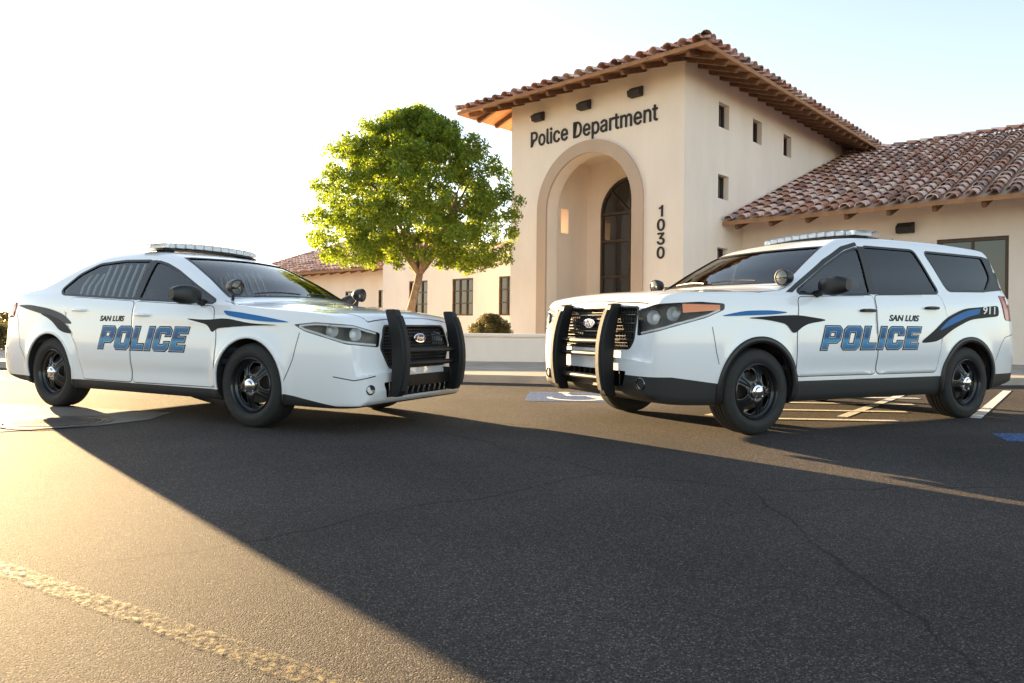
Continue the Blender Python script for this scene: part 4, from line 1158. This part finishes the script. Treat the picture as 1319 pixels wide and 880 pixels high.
yl=3.46
mb=MB(); mb.prism([(-17.2,yl),(-6.002,yl),(-6.002,12),(-17.2,12)],-.1,3.85,'z'); lw=mb.done('wing_wall',M['stucco'],None,False)
cs=[]; LW=[-9.25,-11.9,-14.7]
for x in LW:
    c=MB(); c.box((x,yl,1.88),(1.25,.24,1.5)); cs.append(c.done('cut',M['stucco'],None,False))
booleans(lw,cs); lw.parent=st
for x in LW: framed_window(x,yl+.0,1.88,1.25,1.5,3,3)
mb=MB(); mb.box((-11.6,yl+.1,3.90),(11.3,.34,.10)); mb.done('parapet_cap',M['trimst'],st,False,bevel=.01)
mb=MB(); mb.prism([(-33.5,6),(-17.203,6),(-17.203,14),(-33.5,14)],-.1,3.55,'z'); fw_=mb.done('wing_wall',M['stucco'],None,False)
cs=[]
for x in (-20.4,-23.4,-26.4,-29.4):
    c=MB(); c.box((x,6,1.85),(1.2,.24,1.3)); cs.append(c.done('cut',M['stucco'],None,False))
booleans(fw_,cs); fw_.parent=st
for x in (-20.4,-23.4,-26.4,-29.4): framed_window(x,6.0,1.85,1.2,1.3,2,3)
lr=hip_roof(-35.2,-17.25,4.8,15.2,3.55,.45,'wing_roof')
for i in range(18): 
    o=proto.copy(); COL.objects.link(o); o.parent=lr; o.location=(-34.3+i*.95,4.92,3.465)
bpy.data.objects.remove(proto)

pw=MB(); pw.box((-3.0,15.2,.37),(8.4,.28,.54)); pw.box((-3.0,15.2,.675),(8.5,.36,.07))
o=pw.done('planter_wall',M['stucco'],None,False,bevel=.012); tag(o,'low stucco planter wall with cap beside the entrance walk','wall')

# ------------------------------------------------------------ foliage
def leaf_mesh(name,C,rad,n,size,mat,parent=None,flat=.8):
    C=np.array(C); rad=np.array(rad); idx=np.random.choice(len(C),n,p=rad**2/np.sum(rad**2))
    d=np.random.normal(size=(n,3)); d/=np.linalg.norm(d,axis=1)[:,None]
    r=np.random.rand(n)**.45
    P_=C[idx]+d*(rad[idx]*r)[:,None]*np.array([1,1,flat])
    a=np.random.normal(size=(n,3)); a/=np.linalg.norm(a,axis=1)[:,None]
    b=np.random.normal(size=(n,3)); b-=a*np.sum(a*b,axis=1)[:,None]; b/=np.linalg.norm(b,axis=1)[:,None]
    s=size*np.random.uniform(.6,1.3,n)[:,None]
    V=np.empty((n,4,3)); V[:,0]=P_-a*s; V[:,1]=P_+b*s*.42; V[:,2]=P_+a*s; V[:,3]=P_-b*s*.42
    me=bpy.data.meshes.new(name); me.vertices.add(n*4); me.vertices.foreach_set('co',V.ravel())
    me.loops.add(n*4); me.loops.foreach_set('vertex_index',np.arange(n*4)); me.polygons.add(n)
    me.polygons.foreach_set('loop_start',np.arange(n)*4); me.polygons.foreach_set('loop_total',np.full(n,4)); me.update(calc_edges=True)
    me.materials.append(mat); o=bpy.data.objects.new(name,me); link(o,parent); return o
tree=empty('shade_tree',(-2.35,16.6,.1),0,'leafy green shade tree in planter in front of building','tree')
env=pchip([(2.1,1.8),(2.4,2.40),(2.9,2.66),(3.5,2.62),(4.1,2.38),(4.7,1.95),(5.2,1.35),(5.55,.7),(5.75,.3)])
C=[];rad=[]
while len(C)<640:
    z=random.uniform(2.2,5.65); e=float(env(z))-.12; a=random.uniform(0,2*math.pi); q=e*math.sqrt(random.uniform(.03,1))
    wob=1+.045*math.sin(3*a+z*2)+.05*math.sin(7*a-z*3)
    C.append((q*wob*math.cos(a)+.03,q*wob*math.sin(a),z)); rad.append(random.uniform(.13,.31))
leaf_mesh('crown',C,rad,115000,.044,M['leaf'],tree)
mb=MB()
fork=(.18,0,1.95)
mb.tube([(-.22,0,-.1),(-.14,0,.6),(0,0,1.2),(.10,0,1.6),fork],[.125,.105,.095,.088,.085],12)
for i in range(9):
    a=i*2*math.pi/9+random.uniform(-.3,.3)
    L=random.uniform(1.1,1.9); zt=random.uniform(2.8,4.6)
    p=[fork,(fork[0]+.35*math.cos(a),.35*math.sin(a),2.4),(fork[0]+L*.6*math.cos(a+.15),L*.6*math.sin(a+.15),(2.4+zt)/2+.2),(L*math.cos(a),L*math.sin(a),zt)]
    mb.tube(p,[.06,.045,.03,.012],8)
    for k in range(4):
        a2=a+random.uniform(-.9,.9); q=Vector(p[1]).lerp(Vector(p[2]),random.random()); mb.tube([q,q+Vector((.5*math.cos(a2),.5*math.sin(a2),.35)),q+Vector((.95*math.cos(a2),.95*math.sin(a2),random.uniform(.2,.8)))],[.028,.018,.007],6)
mb.done('trunk',M['bark'],tree,angle=60)
def bush(name,loc,r,h,n,label,size=.03,mat='leafd',nc=90):
    o=empty(name,loc,0,label,'bush'); C=[];q=[]
    for _ in range(nc):
        a=random.uniform(0,6.28); zz=random.random(); e=math.sqrt(max(0,1-zz**3.5))*r
        rr=e*math.sqrt(random.random()); C.append((rr*math.cos(a),rr*math.sin(a),.08+zz*h*.85)); q.append(r*.20)
    leaf_mesh('foliage',C,q,n,size,M[mat],o); 
    mb=MB()
    for i in range(5):
        a=i*1.25; mb.tube([(0,0,0),(r*.3*math.cos(a),r*.3*math.sin(a),h*.4),(r*.6*math.cos(a),r*.6*math.sin(a),h*.75)],[.02,.014,.006],6)
    mb.done('stems',M['bark'],o); return o
bush('hedge_bush',(-.54,17.6,.12),.56,1.07,32000,'rounded clipped bush behind the low planter wall',.024,nc=280)
for i,(x,y,r,h) in enumerate([(-13.6,18.5,.7,.8),(-15.2,19.5,.9,1.0),(-18,22,1.1,1.2),(-17.0,24,1.0,1.1),(-21.5,27,1.3,1.4)]):
    bush('desert_shrub',(x,y,.09),r,h,3500,'dry yellow green desert shrub in planting bed',.05)['group']='desert shrubs'
C=[];q=[]
for _ in range(900):
    y=random.uniform(70,260); x=random.uniform(-1.1,-.30)*y; C.append((x,y,random.uniform(.2,1.1))); q.append(random.uniform(.7,1.6))
o=leaf_mesh('distant_scrub',C,q,45000,.22,M['leafd'],None,.6); o['kind']='stuff'

# ------------------------------------------------------------ light & camera
el=7.9; sd=Vector((-.67,.745,0)).normalized()
az=math.atan2(sd.x,sd.y)
w=bpy.data.worlds.new('World'); scene.world=w; w.use_nodes=True
t=w.node_tree; bg=t.nodes['Background']; sky=t.nodes.new('ShaderNodeTexSky'); sky.sky_type='NISHITA'; sky.sun_disc=False
sky.sun_elevation=R(el); sky.sun_rotation=az; sky.air_density=1.0; sky.dust_density=.5; sky.ozone_density=1.2; sky.altitude=50
hs=t.nodes.new('ShaderNodeHueSaturation'); hs.inputs['Saturation'].default_value=.68
tn=t.nodes.new('ShaderNodeMix'); tn.data_type='RGBA'; tn.blend_type='MULTIPLY'; tn.inputs[0].default_value=1; tn.inputs[7].default_value=(1.01,.99,.98,1)
t.links.new(sky.outputs[0],hs.inputs['Color']); t.links.new(hs.outputs[0],tn.inputs[6]); t.links.new(tn.outputs[2],bg.inputs[0]); bg.inputs[1].default_value=.50
ld=bpy.data.lights.new('Sun','SUN'); ld.energy=34; ld.angle=R(.5); ld.color=(1,.70,.36)
lo=bpy.data.objects.new('Sun',ld); link(lo)
d=Vector((-sd.x*math.cos(R(el)),-sd.y*math.cos(R(el)),-math.sin(R(el)))); lo.rotation_euler=d.to_track_quat('-Z','Y').to_euler(); lo.location=(-20,20,10)
cd=bpy.data.cameras.new('Camera'); cam=bpy.data.objects.new('Camera',cd); link(cam)
cd.sensor_width=36; cd.lens=916/1319*36; cd.shift_y=-21.5/1319; cd.clip_end=4000; cd.clip_start=.05
cam.location=(0,0,.9); cam.rotation_euler=(R(90),R(-.58),0)
scene.camera=cam
scene.view_settings.view_transform='Standard'; scene.view_settings.look='None'; scene.view_settings.exposure=0
